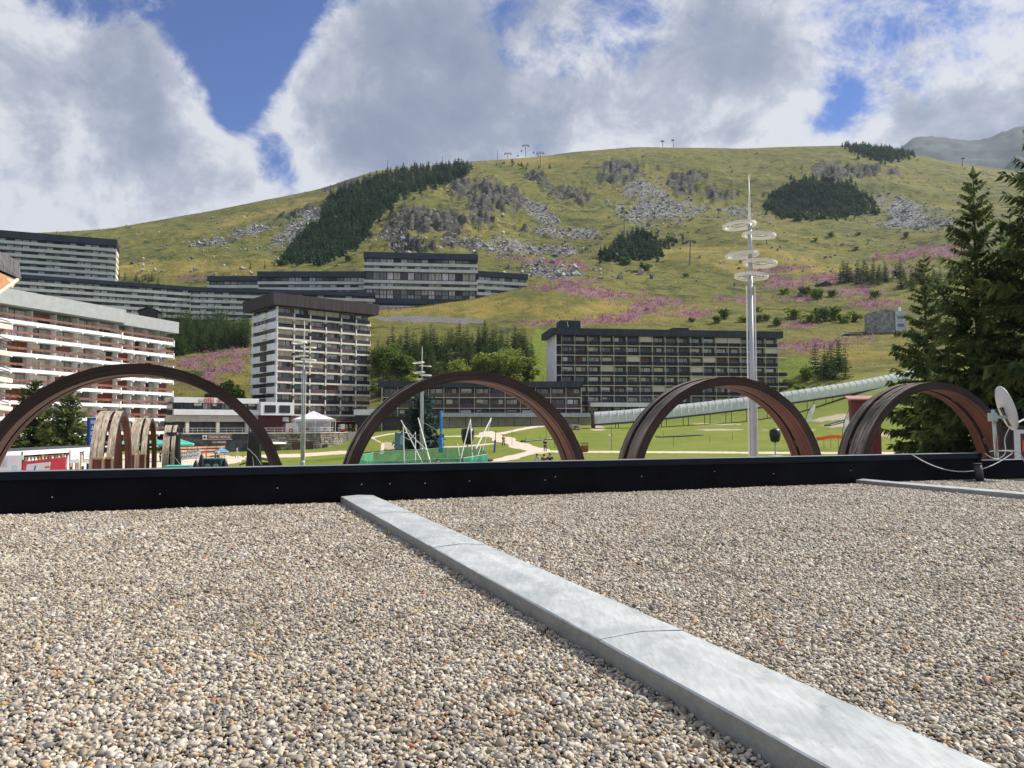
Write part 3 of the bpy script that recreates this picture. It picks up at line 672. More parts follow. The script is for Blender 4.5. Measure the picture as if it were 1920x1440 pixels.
w_top2 = wood('grey_weathered_timber_top', (0.07, 0.058, 0.048), (0.17, 0.145, 0.12), (0.36, 0.32, 0.27), 0.8, 9, .6)
def leaf_mesh(Ro, th, y0, y1, zg, seed, wt):
    """one laminated leaf: half circle on straight legs down to zg; x across the arch, y its axis"""
    rg = random.Random(seed); N = 72; st = []
    for z in np.linspace(zg, 0, 5)[:-1]: st.append((1, 0, z, z))
    for k in range(N + 1):
        t = math.pi * k / N; st.append((math.cos(t), math.sin(t), 0, Ro * t))
    for z in np.linspace(0, zg, 5)[1:]: st.append((-1, 0, z, Ro * math.pi - z))
    V = []; A = []
    for i, (cx, sz, zz, s) in enumerate(st):
        w = rg.uniform(-.006, .008) if i % 3 else rg.uniform(-.012, .012)
        for (rr, y) in ((Ro + w, y0), (Ro + w, y1), (Ro - th, y1), (Ro - th, y0)):
            V.append((cx * rr, y, sz * rr + zz)); A.append((s, (rr - Ro) * 1.0, y))
    Fc = []; M = []
    for i in range(len(st) - 1):
        a = i * 4; b = a + 4
        for k, mi in ((0, 1), (1, 0), (2, 2), (3, 0)):
            k2 = (k + 1) % 4; Fc.append((a + k, b + k, b + k2, a + k2)); M.append(mi)
    Fc += [(0, 1, 2, 3), tuple(len(V) - 4 + k for k in (3, 2, 1, 0))]; M += [0, 0]
    me = npmesh('rib_leaf', V, Fc, [w_face, wt, w_sof], M)
    at = me.attributes.new('arc', 'FLOAT_VECTOR', 'POINT'); at.data.foreach_set('vector', np.array(A, 'f4').ravel())
    bm = bmesh.new(); bm.from_mesh(me); bmesh.ops.recalc_face_normals(bm, faces=bm.faces); bm.to_mesh(me); bm.free()
    return me
ARCH_G = 'timber arches standing behind the parapet'
def arch(label, loc, rotz, zg, Ro=4.0, th=0.30, group=ARCH_G, flip=False):
    t = thing('timber_arch', label, 'arch', loc, rotz, group)
    ys = []; y = 0.0
    for w, g in ((.178, .006), (.178, .006), (.178, .006), (.178, .18), (.20, .006), (.20, 0)): ys.append((y, y + w)); y += w + g
    if flip: ys = [(y - b, y - a) for a, b in ys]
    for k, (a, b) in enumerate(ys):
        link('rib_leaf', leaf_mesh(Ro + random.uniform(-.012, .012), th, a, b, zg, len(label) * 7 + k, w_top if flip else w_top2), t)
    # short timber blocks that tie the two ribs together
    for ang in (25, 62, 90, 118, 155):
        ca, sa = math.cos(R(ang)), math.sin(R(ang)); gy = (ys[3][1], ys[4][0]) if not flip else (ys[4][1], ys[3][0])
        m_ = MB(); r0, r1 = Ro - th + .04, Ro - .06
        for y_ in gy:
            pass
        V = []
        for y_ in (min(gy), max(gy)):
            for rr, da in ((r0, -.03), (r1, -.03), (r1, .03), (r0, .03)):
                V.append((math.cos(R(ang) + da) * rr, y_, math.sin(R(ang) + da) * rr))
        m_.add(V, [(0, 1, 2, 3), (7, 6, 5, 4), (0, 4, 5, 1), (1, 5, 6, 2), (2, 6, 7, 3), (3, 7, 4, 0)]).build('spacer_block', mat('spacer_wood', (.06, .04, .03), .8), t)
    return t
AT = R(19.0); au = Vector((math.cos(AT), math.sin(AT), 0))
A_LAB = ['largest of the big timber arches, cut off by the left picture edge', 'big timber arch directly behind the metal curb, framing the dark spruce', 'big timber arch crossed by the tall white light mast', 'smallest big timber arch at the right, in front of the spruces']
for k in range(4):
    u = -10.86 + 9.56 * k
    base = Vector((0, 24.58, 0)) + au * u
    g = -4.2 + CZ + 2.33 - 1.2
    arch(A_LAB[k], (base.x, base.y, CZ - 2.33), AT, -3.0)
B_LAB = ['pale timber arch seen edge-on, nearest of the row beside the blue sign', 'pale timber arch seen edge-on, second of the row behind the planters', 'pale timber arch top rising above the black tarpaulin']
for k, (px, d, zt) in enumerate(((234, 50, .83), (287, 66, .50), (335, 92, -.13))):
    arch(B_LAB[k], (XD(px, d), d, CZ + zt - 4.0), AT + math.pi / 2, -2.2 - k * .4, group='edge-on arches on the terrace', flip=True)
tarp = mat('black_tarpaulin', (0.008, 0.008, 0.010), 0.38, bump=0.5, bscale=3.0, spec=0.5)
strap = mat('grey_strap', (0.5, 0.5, 0.5), 0.6)
def tarp_wrap(label, px, d, ztop, zbot, w):
    x = XD(px, d); t = thing('tarpaulin_wrap', label, 'tarpaulin', (x, d, CZ + zbot), AT, 'black tarpaulins wrapped round arch feet')
    rg = random.Random(px); V = []; n = 28; lv = 9; h = ztop - zbot
    for i in range(lv):
        f = i / (lv - 1); ww = w * (1 - .22 * f) + .15 * (1 - f) ** 3
        for k in range(n):
            a = 2 * math.pi * k / n; c, s_ = math.cos(a), math.sin(a)
            rr = (abs(c) ** 4 + abs(s_) ** 4) ** -.25 * (1 + .09 * math.sin(k * 2.6 + i * .3) + rg.uniform(-.03, .03))
            V.append((c * rr * ww / 2, s_ * rr * .9, h * f))
    Fc = [(i * n + k, i * n + (k + 1) % n, (i + 1) * n + (k + 1) % n, (i + 1) * n + k) for i in range(lv - 1) for k in range(n)]
    Fc.append(tuple((lv - 1) * n + k for k in range(n)))
    MB().add(V, Fc).build('sheet', tarp, t, smooth=True)
    MB().tube([(-w * .46, -1.0, h * .62), (w * .1, -1.08, h * .42), (w * .5, -1.0, h * .2)], .03, 6).build('strap', strap, t)
    MB().tube([(-w * .1, -1.08, h * .4), (0, -1.15, h * .1)], .03, 6).build('strap', strap, t)
tarp_wrap('black tarpaulin bundle wrapped round the arch foot beside the teal parasol', 326, 90, -.95, -5.6, 1.75)
tarp_wrap('black tarpaulin bundle partly hidden behind the large left arch', 478, 88, -.95, -5.5, 1.6)

# ------------------------------------------------------------------ light masts with hoops
mast_m = mat('painted_mast', (0.44, 0.47, 0.52), 0.45, 0.2, var=0.06, spec=0.5)
mast_w = mat('mast_edge_white', (0.80, 0.79, 0.74), 0.45, 0.0, var=0.05, spec=0.5)
def mast(label, px, d, ytop, zb, s=1.0, lamp=False):
    x = XD(px, d); top = float(zr(ytop, d)); h = top - zb
    t = thing('light_mast', label, 'light mast', (x, d, CZ + zb), 0, 'masts with hoops on the green')
    hs = h * 0.69
    MB().tube([(0, 0, 0), (0, 0, hs)], [.21 * s, .14 * s], 12).build('pole', mast_m, t, smooth=True)
    for sx in (-1, 1): MB().box(sx * .25 * s - .03 * s, -.05 * s, .9, sx * .25 * s + .03 * s, .05 * s, hs * .96).build('edge_strip', mast_w, t)
    k_ = [link('bolt_plate', MB().box(-.27 * s, -.03, -.05, .27 * s, .03, .05).mesh('bolt_plate', mast_m), t, (0, 0, hs * f)) for f in (.15, .28, .41, .54, .67, .80)]
    MB().lathe([(.30 * s, 0), (.30 * s, .8), (.24 * s, .95)], 12).build('base_sleeve', mast_m, t, smooth=True)
    MB().tube([(0, 0, hs), (0, 0, hs + h * .17)], [.13 * s, .12 * s], 10).build('collar', mast_m, t, smooth=True)
    MB().tube([(0, 0, hs + h * .17), (0, 0, h)], [.10 * s, .01], 8).build('spike', mast_w, t, smooth=True)
    Rr = 1.0 * s
    for (dx, f) in ((-.63, .845), (.55, .815), (-.48, .755), (.6, .73), (.05, .69)):
        m_ = MB(); N = 36
        for ro, ri, z0, z1 in ((Rr, Rr - .17 * s, -.075 * s, .075 * s), (Rr * .62, Rr * .57, -.015, .015)):
            V = []
            for k in range(N):
                c, s_ = math.cos(2 * math.pi * k / N), math.sin(2 * math.pi * k / N)
                V += [(c * ro, s_ * ro, z0), (c * ro, s_ * ro, z1), (c * ri, s_ * ri, z1), (c * ri, s_ * ri, z0)]
            m_.add(V, [(k * 4 + a, k * 4 + (a + 1) % 4, ((k + 1) % N) * 4 + (a + 1) % 4, ((k + 1) % N) * 4 + a) for k in range(N) for a in range(4)])
        for k in range(6):
            a = k * math.pi / 3 + .2; m_.tube([(0, 0, 0), (math.cos(a) * Rr * .95, math.sin(a) * Rr * .95, 0)], .018 * s, 5)
        o = m_.build('hoop', mast_w, t, (dx * s, 0, h * f)); o.rotation_euler = (R(random.uniform(-3, 3)), R(-4 if dx < 0 else 4), 0)
    if lamp:
        a = MB().tube([(0, 0, h * .66), (.5, 0, h * .665), (1.0, 0, h * .66)], .05, 6); a.build('lamp_arm', mast_m, t)
        MB().lathe([(.02, .10), (.30, .05), (.36, -.04), (.05, -.08)], 12, (1.25, 0, h * .655)).build('lamp_head', mat('black_lamp', (.02, .02, .02), .4), t)
    return t
mast('tall pale light mast with hoops rising behind the third arch', 1411, 46, 328, -4.95, 1.0)
mast('slim light mast with hoops in front of the white tower', 569, 92, 600, -5.3, .93, lamp=True)
mast('far light mast with hoops behind the second arch', 791, 118, 649, -4.6, .92)
# ------------------------------------------------------------------ buildings
dark_clad = mat('dark_slate_cladding', (0.030, 0.042, 0.062), 0.6, var=0.25, scale=0.8, stretch=(2.5, 2.5, .15))
brown_clad = mat('brown_board_cladding', (0.050, 0.037, 0.044), 0.7, var=0.3, scale=1.2, stretch=(3, 3, .1))
white_r = mat('white_render', (0.80, 0.81, 0.82), 0.85, var=0.06, scale=0.5)
cream = mat('cream_concrete', (0.72, 0.66, 0.54), 0.85, var=0.08, scale=0.6)
greyband = mat('grey_green_band', (0.62, 0.66, 0.62), 0.8, var=0.08, scale=0.3)
rail_d = mat('dark_railing', (0.014, 0.016, 0.024), 0.6, var=0.3, scale=2, stretch=(6, 6, .1), objr=.35)
rail_p = mat('purple_brown_railing', (0.095, 0.068, 0.075), 0.65, var=0.35, scale=2, stretch=(7, 7, .1), objr=.3)
rail_b = mat('red_brown_rail', (0.24, 0.105, 0.075), 0.65, var=0.25, scale=2, objr=.15)
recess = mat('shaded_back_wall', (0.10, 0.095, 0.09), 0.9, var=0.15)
frame_d = mat('dark_window_frame', (0.018, 0.020, 0.026), 0.5)
wood_r = mat('red_wood_panel', (0.23, 0.065, 0.035), 0.7, var=0.3, scale=1.5, stretch=(5, 5, .2))
def glass(name, col, rough=0.08, spec=0.6, objr=.25): return mat(name, col, rough, spec=spec, var=0.25, scale=.9, stretch=(4, 4, .25), objr=objr)
pane_d = glass('dark_pane', (0.012, 0.016, 0.022)); pane_c = glass('curtained_pane', (0.46, 0.46, 0.41), .25); pane_g = glass('green_grey_pane', (0.15, 0.18, 0.16), .15); pane_w = glass('pale_curtain_pane', (0.58, 0.56, 0.60), .25); pane_t = glass('teal_pane', (.16, .26, .26), .15)
shutter = mat('cream_shutter', (0.70, 0.64, 0.52), 0.75, var=0.07, stretch=(.2, .2, 9), scale=2, objr=.1)
rb = random.Random(11)
def window(parent, x0, x1, y, z0, z1, kinds=(pane_d, pane_c, pane_c, pane_g), mull=1, fr=frame_d):
    """a window set in the plane y (local): frame with its panes as sub-parts"""
    f = box('window', fr, x0, y, z0, x1, y + .08, z1, parent)
    sx, sy, sz = (x1 - x0), .08, (z1 - z0)
    k = rb.choice(kinds); n = mull + 1
    cuts = [0] + sorted(rb.choice((.34, .42, .58, .66)) if mull == 1 else (i + 1) / n for i in range(mull)) + [1]
    for i in range(n):
        kk = k if (i == 0 or rb.random() < .6) else rb.choice(kinds)
        a = cuts[i] + .03; b = cuts[i + 1] - .03
        p = box('pane', kk, a, -.55, .06, b, .5, .94); p.parent = f
    if mull and rb.random() < .38:
        q = box('blind', rb.choice((shutter, shutter, white_r, rail_b)), .04, -.9, rb.uniform(.35, .8), rb.choice((.5, .96)), -.6, .95); q.parent = f
    return f

# --- long dark apartment block on the right of the green
def bays(root, x0, nb, bw, floors, fh, y_back, slab_m, div_m, rail_m, depth=1.35, shut=.12, rail_h=1.0, kinds=(pane_d, pane_c, pane_c, pane_g), slab_t=.15, skip=None, rails=True, divs=True, winh=2.25):
    """open balconies; floors = list of slab-top heights"""
    for z in floors:
        box('floor_slab', slab_m, x0 - .06, y_back - depth, z - slab_t, x0 + nb * bw + .06, y_back, z, root)
        for b in range(nb):
            if skip and skip(b, z): continue
            a = x0 + b * bw
            if divs: box('divider', div_m, a - .045, y_back - depth + .08, z + .002, a + .045, y_back, z + fh - slab_t - .002, root)
            if rails:
                box('balcony_rail', rail_m, a + .07, y_back - depth + .03, z + .12, a + bw - .07, y_back - depth + .09, z + rail_h, root)
            if rb.random() < shut: box('shutter', shutter, a + .1, y_back - .9, z + .02, a + bw - .1, y_back - .82, z + fh - slab_t - .03, root)
            else:
                w0 = a + rb.uniform(.2, .5); w1 = a + bw - rb.uniform(.2, .9)
                window(root, w0, w1, y_back - .06, z + .06, z + winh, kinds)
        if divs: box('divider', div_m, x0 + nb * bw - .06, y_back - depth + .08, z + .002, x0 + nb * bw + .06, y_back, z + fh - slab_t - .002, root)

o = thing('apartment_block', 'long dark apartment block with white end wall behind the glass tunnel', 'building', (XD(1043, 204), 204, CZ - 2.0), R(7.5))
BZ = 2.0; L_ = 62.5
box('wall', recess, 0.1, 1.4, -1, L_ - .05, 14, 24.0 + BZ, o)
box('end_wall', white_r, -.12, .05, -1, .095, 14.05, 23.9 + BZ, o)
bays(o, 1.55, 17, (L_ - 1.6) / 17, [BZ + 21.15 - 2.69 * k for k in range(8)], 2.69, 1.4, cream, cream, rail_d, shut=.10)
for k in range(8): # narrow first bay with louvres
    z = BZ + 21.15 - 2.69 * k; box('floor_slab', cream, .1, .05, z - .2, 1.48, 1.4, z, o); box('balcony_rail', rail_d, .12, .1, z + .1, 1.44, .16, z + 1.0, o); box('louvre_panel', rail_d, .3, .5, z + 1.25, 1.45, .56, z + 2.45, o)
box('roof_fascia', dark_clad, -1.4, -.5, 23.75 + BZ, L_ + 1.3, 15, 25.55 + BZ, o)
box('penthouse', dark_clad, 1.6, 2.5, 25.56 + BZ, 7.2, 8, 28.0 + BZ, o); box('penthouse', dark_clad, 33.5, 3, 25.56 + BZ, 38, 7, 26.6 + BZ, o)
for x, a in ((3.8, .3), (7.6, .35)): MB().tube([(x, 2.3, 26.2 + BZ), (x - .3, 2.3, 27.6 + BZ)], .09, 5).build('vent_pipe', white_r, o)
box('side_balcony', rail_d, L_ + .06, .2, BZ + 13.3, L_ + 2.6, 2.6, BZ + 14.2, o); box('side_balcony', rail_d, L_ + .06, .2, BZ + 10.6, L_ + 2.6, 2.6, BZ + 11.5, o); box('side_balcony', rail_d, L_ + .06, .2, BZ + 7.9, L_ + 2.6, 2.6, BZ + 8.8, o)
for k in range(5): box('floor_slab', cream, L_ + .07, .1, BZ + 21.0 - 2.69 * k, L_ + 2.8, 2.8, BZ + 21.15 - 2.69 * k, o)
box('porch_roof', white_r, 8.5, -3.2, BZ + 4.55, 30, -.05, BZ + 5.65, o); box('porch_wall', mat('beige_wall', (.45, .42, .36), .9), 9, -1.5, -1, 29.5, -.1, BZ + 1.2, o)
# --- its low wing with the long porch
o = thing('apartment_block', 'low three-storey dark wing with long grey porch roof behind the second arch', 'building', (XD(716, 193), 193, CZ - 2.0), R(2.0))
L_ = 50.2
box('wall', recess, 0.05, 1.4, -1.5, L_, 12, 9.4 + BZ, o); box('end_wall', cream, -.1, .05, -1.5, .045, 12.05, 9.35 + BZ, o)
bays(o, .05, 13, L_ / 13, [BZ + 6.75, BZ + 4.05], 2.69, 1.4, cream, cream, rail_p, shut=.0, kinds=(pane_d, pane_c, pane_g, pane_g))
bays(o, .05, 13, L_ / 13, [BZ + 1.9], 2.1, 1.4, recess, cream, rail_d, shut=.0, rails=False, kinds=(pane_d,), winh=1.7)
box('roof_fascia', dark_clad, -.9, -.5, 9.25 + BZ, L_ + .4, 13, 10.75 + BZ, o)
box('porch_roof', mat('grey_metal_roof', (.42, .44, .50), .5), 15, -4.2, BZ + 1.75, L_ + 3.2, .0, BZ + 2.75, o)
box('porch_wall', mat('beige_wall', (.45, .42, .36), .9), 15.3, -1.4, -2, L_ + 3, -.3, BZ + 1.7, o)
for k in range(9): box('porch_post', dark_clad, 17 + k * 4, -3.9, -2.5, 17.15 + k * 4, -3.75, BZ + 1.74, o)
box('porch_roof', white_r, -6.5, -3, BZ + 2.2, -1.2, .5, BZ + 3.6, o); box('kiosk_wall', frame_d, -6.2, -2.6, -2, -1.5, .4, BZ + 2.18, o)

tcream = mat('pale_cream_concrete', (0.80, 0.77, 0.70), 0.85, var=0.08, scale=0.6)
# --- white tower
th = R(40.6)
o = thing('tower_block', 'white ten-storey tower block with brown roof fascia and tcream balconies', 'building', (XD(518, 188), 188, CZ - 3.0), th)
BZ = 3.0; L_ = 26.0; D_ = 16.6; bw = L_ / 6
box('wall', mat('warm_back_wall', (.66, .61, .50), .9), .3, 1.5, -1, L_ - .1, D_, 29.3 + BZ, o)
fl = [BZ + 26.55 - 2.685 * k for k in range(10)]
for i, z in enumerate(fl):
    box('floor_slab', tcream, -.05, -.14, z - .42, L_ + .1, 1.5, z + .02, o)
    for b in range(6):
        a = b * bw
        if b: box('balcony_fin', tcream, a - .15, -.22, z - .75, a + .15, 1.5, z + .98, o)
        box('balcony_rail', rail_p if rb.random() < .55 else rail_d, a + .1, 0.0, z + .06, a + bw - .1, .07, z + .98, o)
        r = rb.random()
        if (i in (1, 2) and b < 2) or (i == 0 and b in (2, 3)) or r < .12:
            box('shutter', shutter, a + .12, 1.0, z + .02, a + bw * .55, 1.08, z + 2.4, o); box('shutter', shutter, a + bw * .58, 1.0, z + .02, a + bw - .1, 1.08, z + 2.4, o)
        else:
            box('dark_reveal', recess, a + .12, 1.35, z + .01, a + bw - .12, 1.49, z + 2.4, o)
            window(o, a + .35, a + bw * rb.choice((.72, .9)), 1.26, z + .1, z + 2.3, (pane_c, pane_c, pane_g, pane_w, pane_t))
    box('corner_panel', tcream, L_ - .06, .15, z - .5, L_ + .12, 1.9, z + 1.0, o)
box('balcony_fin', white_r, -.12, -.12, BZ + 1.3, .1, 1.5, BZ + 28.9, o)
# blind end: white panels between dark window strips
for i, z in enumerate(fl):
    box('white_panel', white_r, -.30, .12, z - .25, .29, 5.6, z + 1.45, o); box('window_strip', frame_d, -.12, .5, z + 1.45, .28, 5.5, z + 2.435, o)
    box('white_panel', white_r, .12, 5.61, z - .25, .6, D_, z + 1.45, o); box('window_strip', frame_d, .22, 5.62, z + 1.45, .58, D_ - 1.2, z + 2.435, o)
    for y in (1.2, 2.6, 4.0): box('pane', pane_d, -.16, y, z + 1.6, -.125, y + 1.0, z + 2.3, o)
    for y in (7.4, 9.8, 12.2): box('pane', pane_d, .17, y, z + 1.6, .215, y + 1.6, z + 2.3, o)
    box('side_balcony', rail_p if i > 2 else tcream, -.75, 5.7, z + .02, .1, 8.6, z + 1.25, o)
MB().prism([(-1.7, 29.1 + BZ), (L_ + 1.5, 29.1 + BZ), (L_ + 1.7, 32.0 + BZ), (-1.9, 32.0 + BZ)], -1.6, D_ + 1.3).build('roof_fascia', brown_clad, o)
# ground floor shops
box('shop_wall', mat('dark_red_shopfront', (.10, .025, .025), .7), .3, 1.2, -1, L_, 1.49, BZ + 2.1, o)
box('shop_sign', rail_p, .2, -.6, BZ + .9, L_, -.5, BZ + 2.0, o)
box('shop_awning', mat('orange_awning_edge', (.52, .30, .16), .7), 5.5, -2.6, BZ + .55, L_ - 1, .0, BZ + .75, o)
sb = box('sign_board', mat('dark_sign', (.05, .05, .06), .5), 2.2, -.75, BZ + .95, 7.2, -.62, BZ + 2.0, o)
sign_w = mat('white_lettering', (.85, .85, .85), .6)
text_part('sign_lettering', 'Restaurant', 1.0, sign_w, o, (2.5, -.77, BZ + 1.15), xs=.95)
for x in (8, 11, 14, 17, 20, 23): window(o, x, x + 2.2, 1.1, -.4, BZ + .2, (pane_d, pane_d, pane_g))

# --- hotel next to it
o = thing('hotel', 'low white hotel wing with red roof lettering beyond the large arch', 'building', (XD(326, 163), 163, CZ - 5.0), th)
BZ = 5.0
L_ = 18.5
box('wall', recess, .1, 1.2, 0, L_, 10, 5.5 + BZ, o)
box('fascia', white_r, 0, 0, 4.6 + BZ, L_, 10.1, 5.75 + BZ, o); box('balcony_band', white_r, -.1, -.4, 1.95 + BZ, L_, .5, 3.15 + BZ, o)
for k in range(9): window(o, .4 + k * 2.0, 2.2 + k * 2.0, 1.1, 3.16 + BZ, 4.58 + BZ, (pane_d, pane_g, pane_c, pane_d))
box('soffit_band', cream, -1.5, .2, .5 + BZ, L_, 1.1, 1.9 + BZ, o)
for k in range(3): box('column', cream, 2.6 + k * 6.5, .2, 0, 3.3 + k * 6.5, .9, .49 + BZ, o)
red = mat('red_letters', (.62, .05, .04), .5)
x = 5.4
for s in 'HOTEL PE':
    if s != ' ': text_part('letter', s, 1.65, red if s != 'H' else mat('pale_letter', (.6, .6, .62), .5), o, (x, -.12, 4.5 + BZ), ext=.06, bold=.015, xs=.58)
    x += {'H': .72, 'O': .80, 'T': .62, 'E': .62, 'L': .66, ' ': .55, 'P': .66}[s]
MB().box(L_ + .01, -1.2, 2.0 + BZ, L_ + 8.0, 6, 5.0 + BZ).build('bay_block', white_r, o)
for k in range(2): window(o, L_ + .9 + k * 3.5, L_ + 3.5 + k * 3.5, -1.28, 2.6 + BZ, 4.3 + BZ, (pane_d,), 0)
box('red_wall', mat('dark_red_shopfront', (.10, .025, .025), .7), L_ + .01, -.2, 0, L_ + 9, 5, 1.98 + BZ, o)
box('small_sign', white_r, L_ + 5.6, -.4, .6 + BZ, L_ + 7.0, -.3, 1.6 + BZ, o)

# --- retaining wall of the hotel terrace, individual stones
stone_m = mat('grey_field_stone', (0.26, 0.235, 0.20), 0.9, var=0.25, scale=1.5, bump=.6, bscale=5, objr=.4)
mortar = mat('wall_mortar', (0.13, 0.12, 0.11), 0.95)
slate_w = mat('dark_rendered_wall', (0.07, 0.07, 0.085), 0.9, var=0.2)
pth = [(345, 141), (380, 143), (440, 146), (500, 149), (560, 152), (600, 154), (625, 157), (642, 162), (652, 170)]
W3 = [Vector((XD(p, d), d, 0)) for p, d in pth]
ztop = -1.85 + CZ; zbot = -6.4 + CZ
rw = thing('retaining_wall', 'rough stone retaining wall below the hotel terrace', 'wall', (W3[0].x, W3[0].y, zbot))
def wloc(p): return (p.x - W3[0].x, p.y - W3[0].y)
out_l = [wloc(p) for p in W3]; back = [(x - .3 + 1.0, y + 1.2) for x, y in out_l]
MB().plate([(x + .08, y + .12) for x, y in out_l] + [wloc(Vector((XD(690, 200), 200, 0))), wloc(Vector((XD(300, 200), 200, 0)))], 0, ztop - zbot).build('core', mortar, rw)
bm_ = [MB().box(-.5, -.5, -.5, .5, .5, .5) for _ in range(4)]
smesh = []
for k in range(5):
    b_ = bmesh.new(); bmesh.ops.create_cube(b_, size=1); bmesh.ops.bevel(b_, geom=b_.edges[:], offset=.12, segments=1, affect='EDGES')
    rg = random.Random(k)
    for v in b_.verts: v.co += Vector((rg.uniform(-.06, .06), rg.uniform(-.1, .1), rg.uniform(-.06, .06)))
    me = bpy.data.meshes.new('stone'); b_.to_mesh(me); b_.free(); me.materials.append(stone_m); smesh.append(me)
cnt = 0
for i in range(3, len(W3) - 1):
    a, b = W3[i], W3[i + 1]; Ln = (b - a).length; ang = math.atan2(b.y - a.y, b.x - a.x)
    z = 0.0
    while z < ztop - zbot - .25:
        hh = rb.uniform(.32, .5); s = rb.uniform(0, .3)
        while s < Ln - .2 and cnt < 295:
            w = rb.uniform(.45, 1.1); p = a.lerp(b, min(1, (s + w / 2) / Ln))
            st = link('stone', rb.choice(smesh), rw, (*wloc(p), z + hh / 2), ang, (w - .05, .30, hh - .05)); s += w; cnt += 1
        z += hh
for i in range(3):
    a, b = W3[i], W3[i + 1]; Ln = (b - a).length; ang = math.atan2(b.y - a.y, b.x - a.x)
    link('rendered_face', MB().box(0, -.05, .0, Ln + .02, .2, ztop - zbot - .1).mesh('rendered_face', slate_w), rw, (*wloc(a), 0), ang)
for i in range(len(W3) - 1):
    a, b = W3[i], W3[i + 1]; Ln = (b - a).length; ang = math.atan2(b.y - a.y, b.x - a.x)
    link('coping', MB().box(-.02, -.25, 0, Ln + .02, .5, .12).mesh('coping', cream), rw, (*wloc(a), ztop - zbot + .003), ang)
def wp(px, f):   # point on the wall face
    for (p0, d0), (p1, d1) in zip(pth[:-1], pth[1:]):
        if p0 <= px <= p1:
            t = (px - p0) / (p1 - p0); d = d0 + (d1 - d0) * t; return Vector((XD(px, d), d - .45, zbot + (ztop - zbot) * f)), math.atan2(d1 - d0, XD(p1, d1) - XD(p0, d0))
for px, w, h0, h1 in ((612, 1.3, .28, .52), (629, 1.1, .28, .52)):
    p, a = wp(px, h0); link('window_opening', MB().box(-w / 2, 0, 0, w / 2, .5, (h1 - h0) * 4.5).mesh('window_opening', frame_d), rw, p - Vector((W3[0].x, W3[0].y, zbot)), a)
for px, w in ((476, 1.8), (560, 1.6), (578, 2.4)):
    p, a = wp(px, .12); link('door', MB().box(-w / 2, .05, 0, w / 2, .5, 2.3).mesh('door', mat('dark_wood_door', (.07, .035, .03), .6)), rw, p - Vector((W3[0].x, W3[0].y, zbot)), a)
p, a = wp(520, .55); 
MB().lathe([(1.9, 0), (2.0, .1), (1.7, .3), (.2, .42)], 20).build('round_canopy', white_r, rw, p - Vector((W3[0].x, W3[0].y, zbot)))
# medical centre sign
p, a = wp(414, .86); sg = thing('wall_sign', 'dark red medical centre sign on the terrace wall', 'sign', p + Vector((0, -.1, 0)), a)
mar = mat('maroon_sign', (.16, .05, .07), .6)
box('sign_panel', mar, -2.1, 0, -.42, 2.35, .08, .42, sg); box('sign_panel', mar, -1.4, 0, -1.35, 1.5, .08, -.5, sg); box('emblem_panel', white_r, -2.9, 0, -.42, -2.15, .08, .42, sg)
box('emblem_cross', mar, -2.62, -.02, -.3, -2.42, -.003, .3, sg); box('emblem_cross', mar, -2.82, -.025, -.1, -2.24, -.004, .1, sg)
text_part('lettering', 'CENTRE MEDICAL', .62, sign_w, sg, (.12, -.03, -.2), align='CENTER', xs=.78); text_part('lettering', 'DES MENUIRES', .5, sign_w, sg, (.05, -.03, -1.1), align='CENTER', xs=.72)
for z in (-.44, .42): box('sign_border', sign_w, -2.12, -.02, z, 2.37, -.002, z + .05, sg)
# terrace railing
rl = thing('terrace_railing', 'thin metal railing along the hotel terrace edge', 'railing', (W3[0].x, W3[0].y, ztop + .13))
for i in range(6):
    a, b = W3[i], W3[i + 1]
    MB().tube([(*wloc(a), .95), (*wloc(b), .95)], .04, 5).build('rail_bar', mast_m, rl); MB().tube([(*wloc(a), .5), (*wloc(b), .5)], .03, 5).build('rail_bar', mast_m, rl)
    for k in range(4): q_ = a.lerp(b, k / 4); MB().tube([(*wloc(q_), 0), (*wloc(q_), .95)], .035, 5).build('rail_post', mast_m, rl)

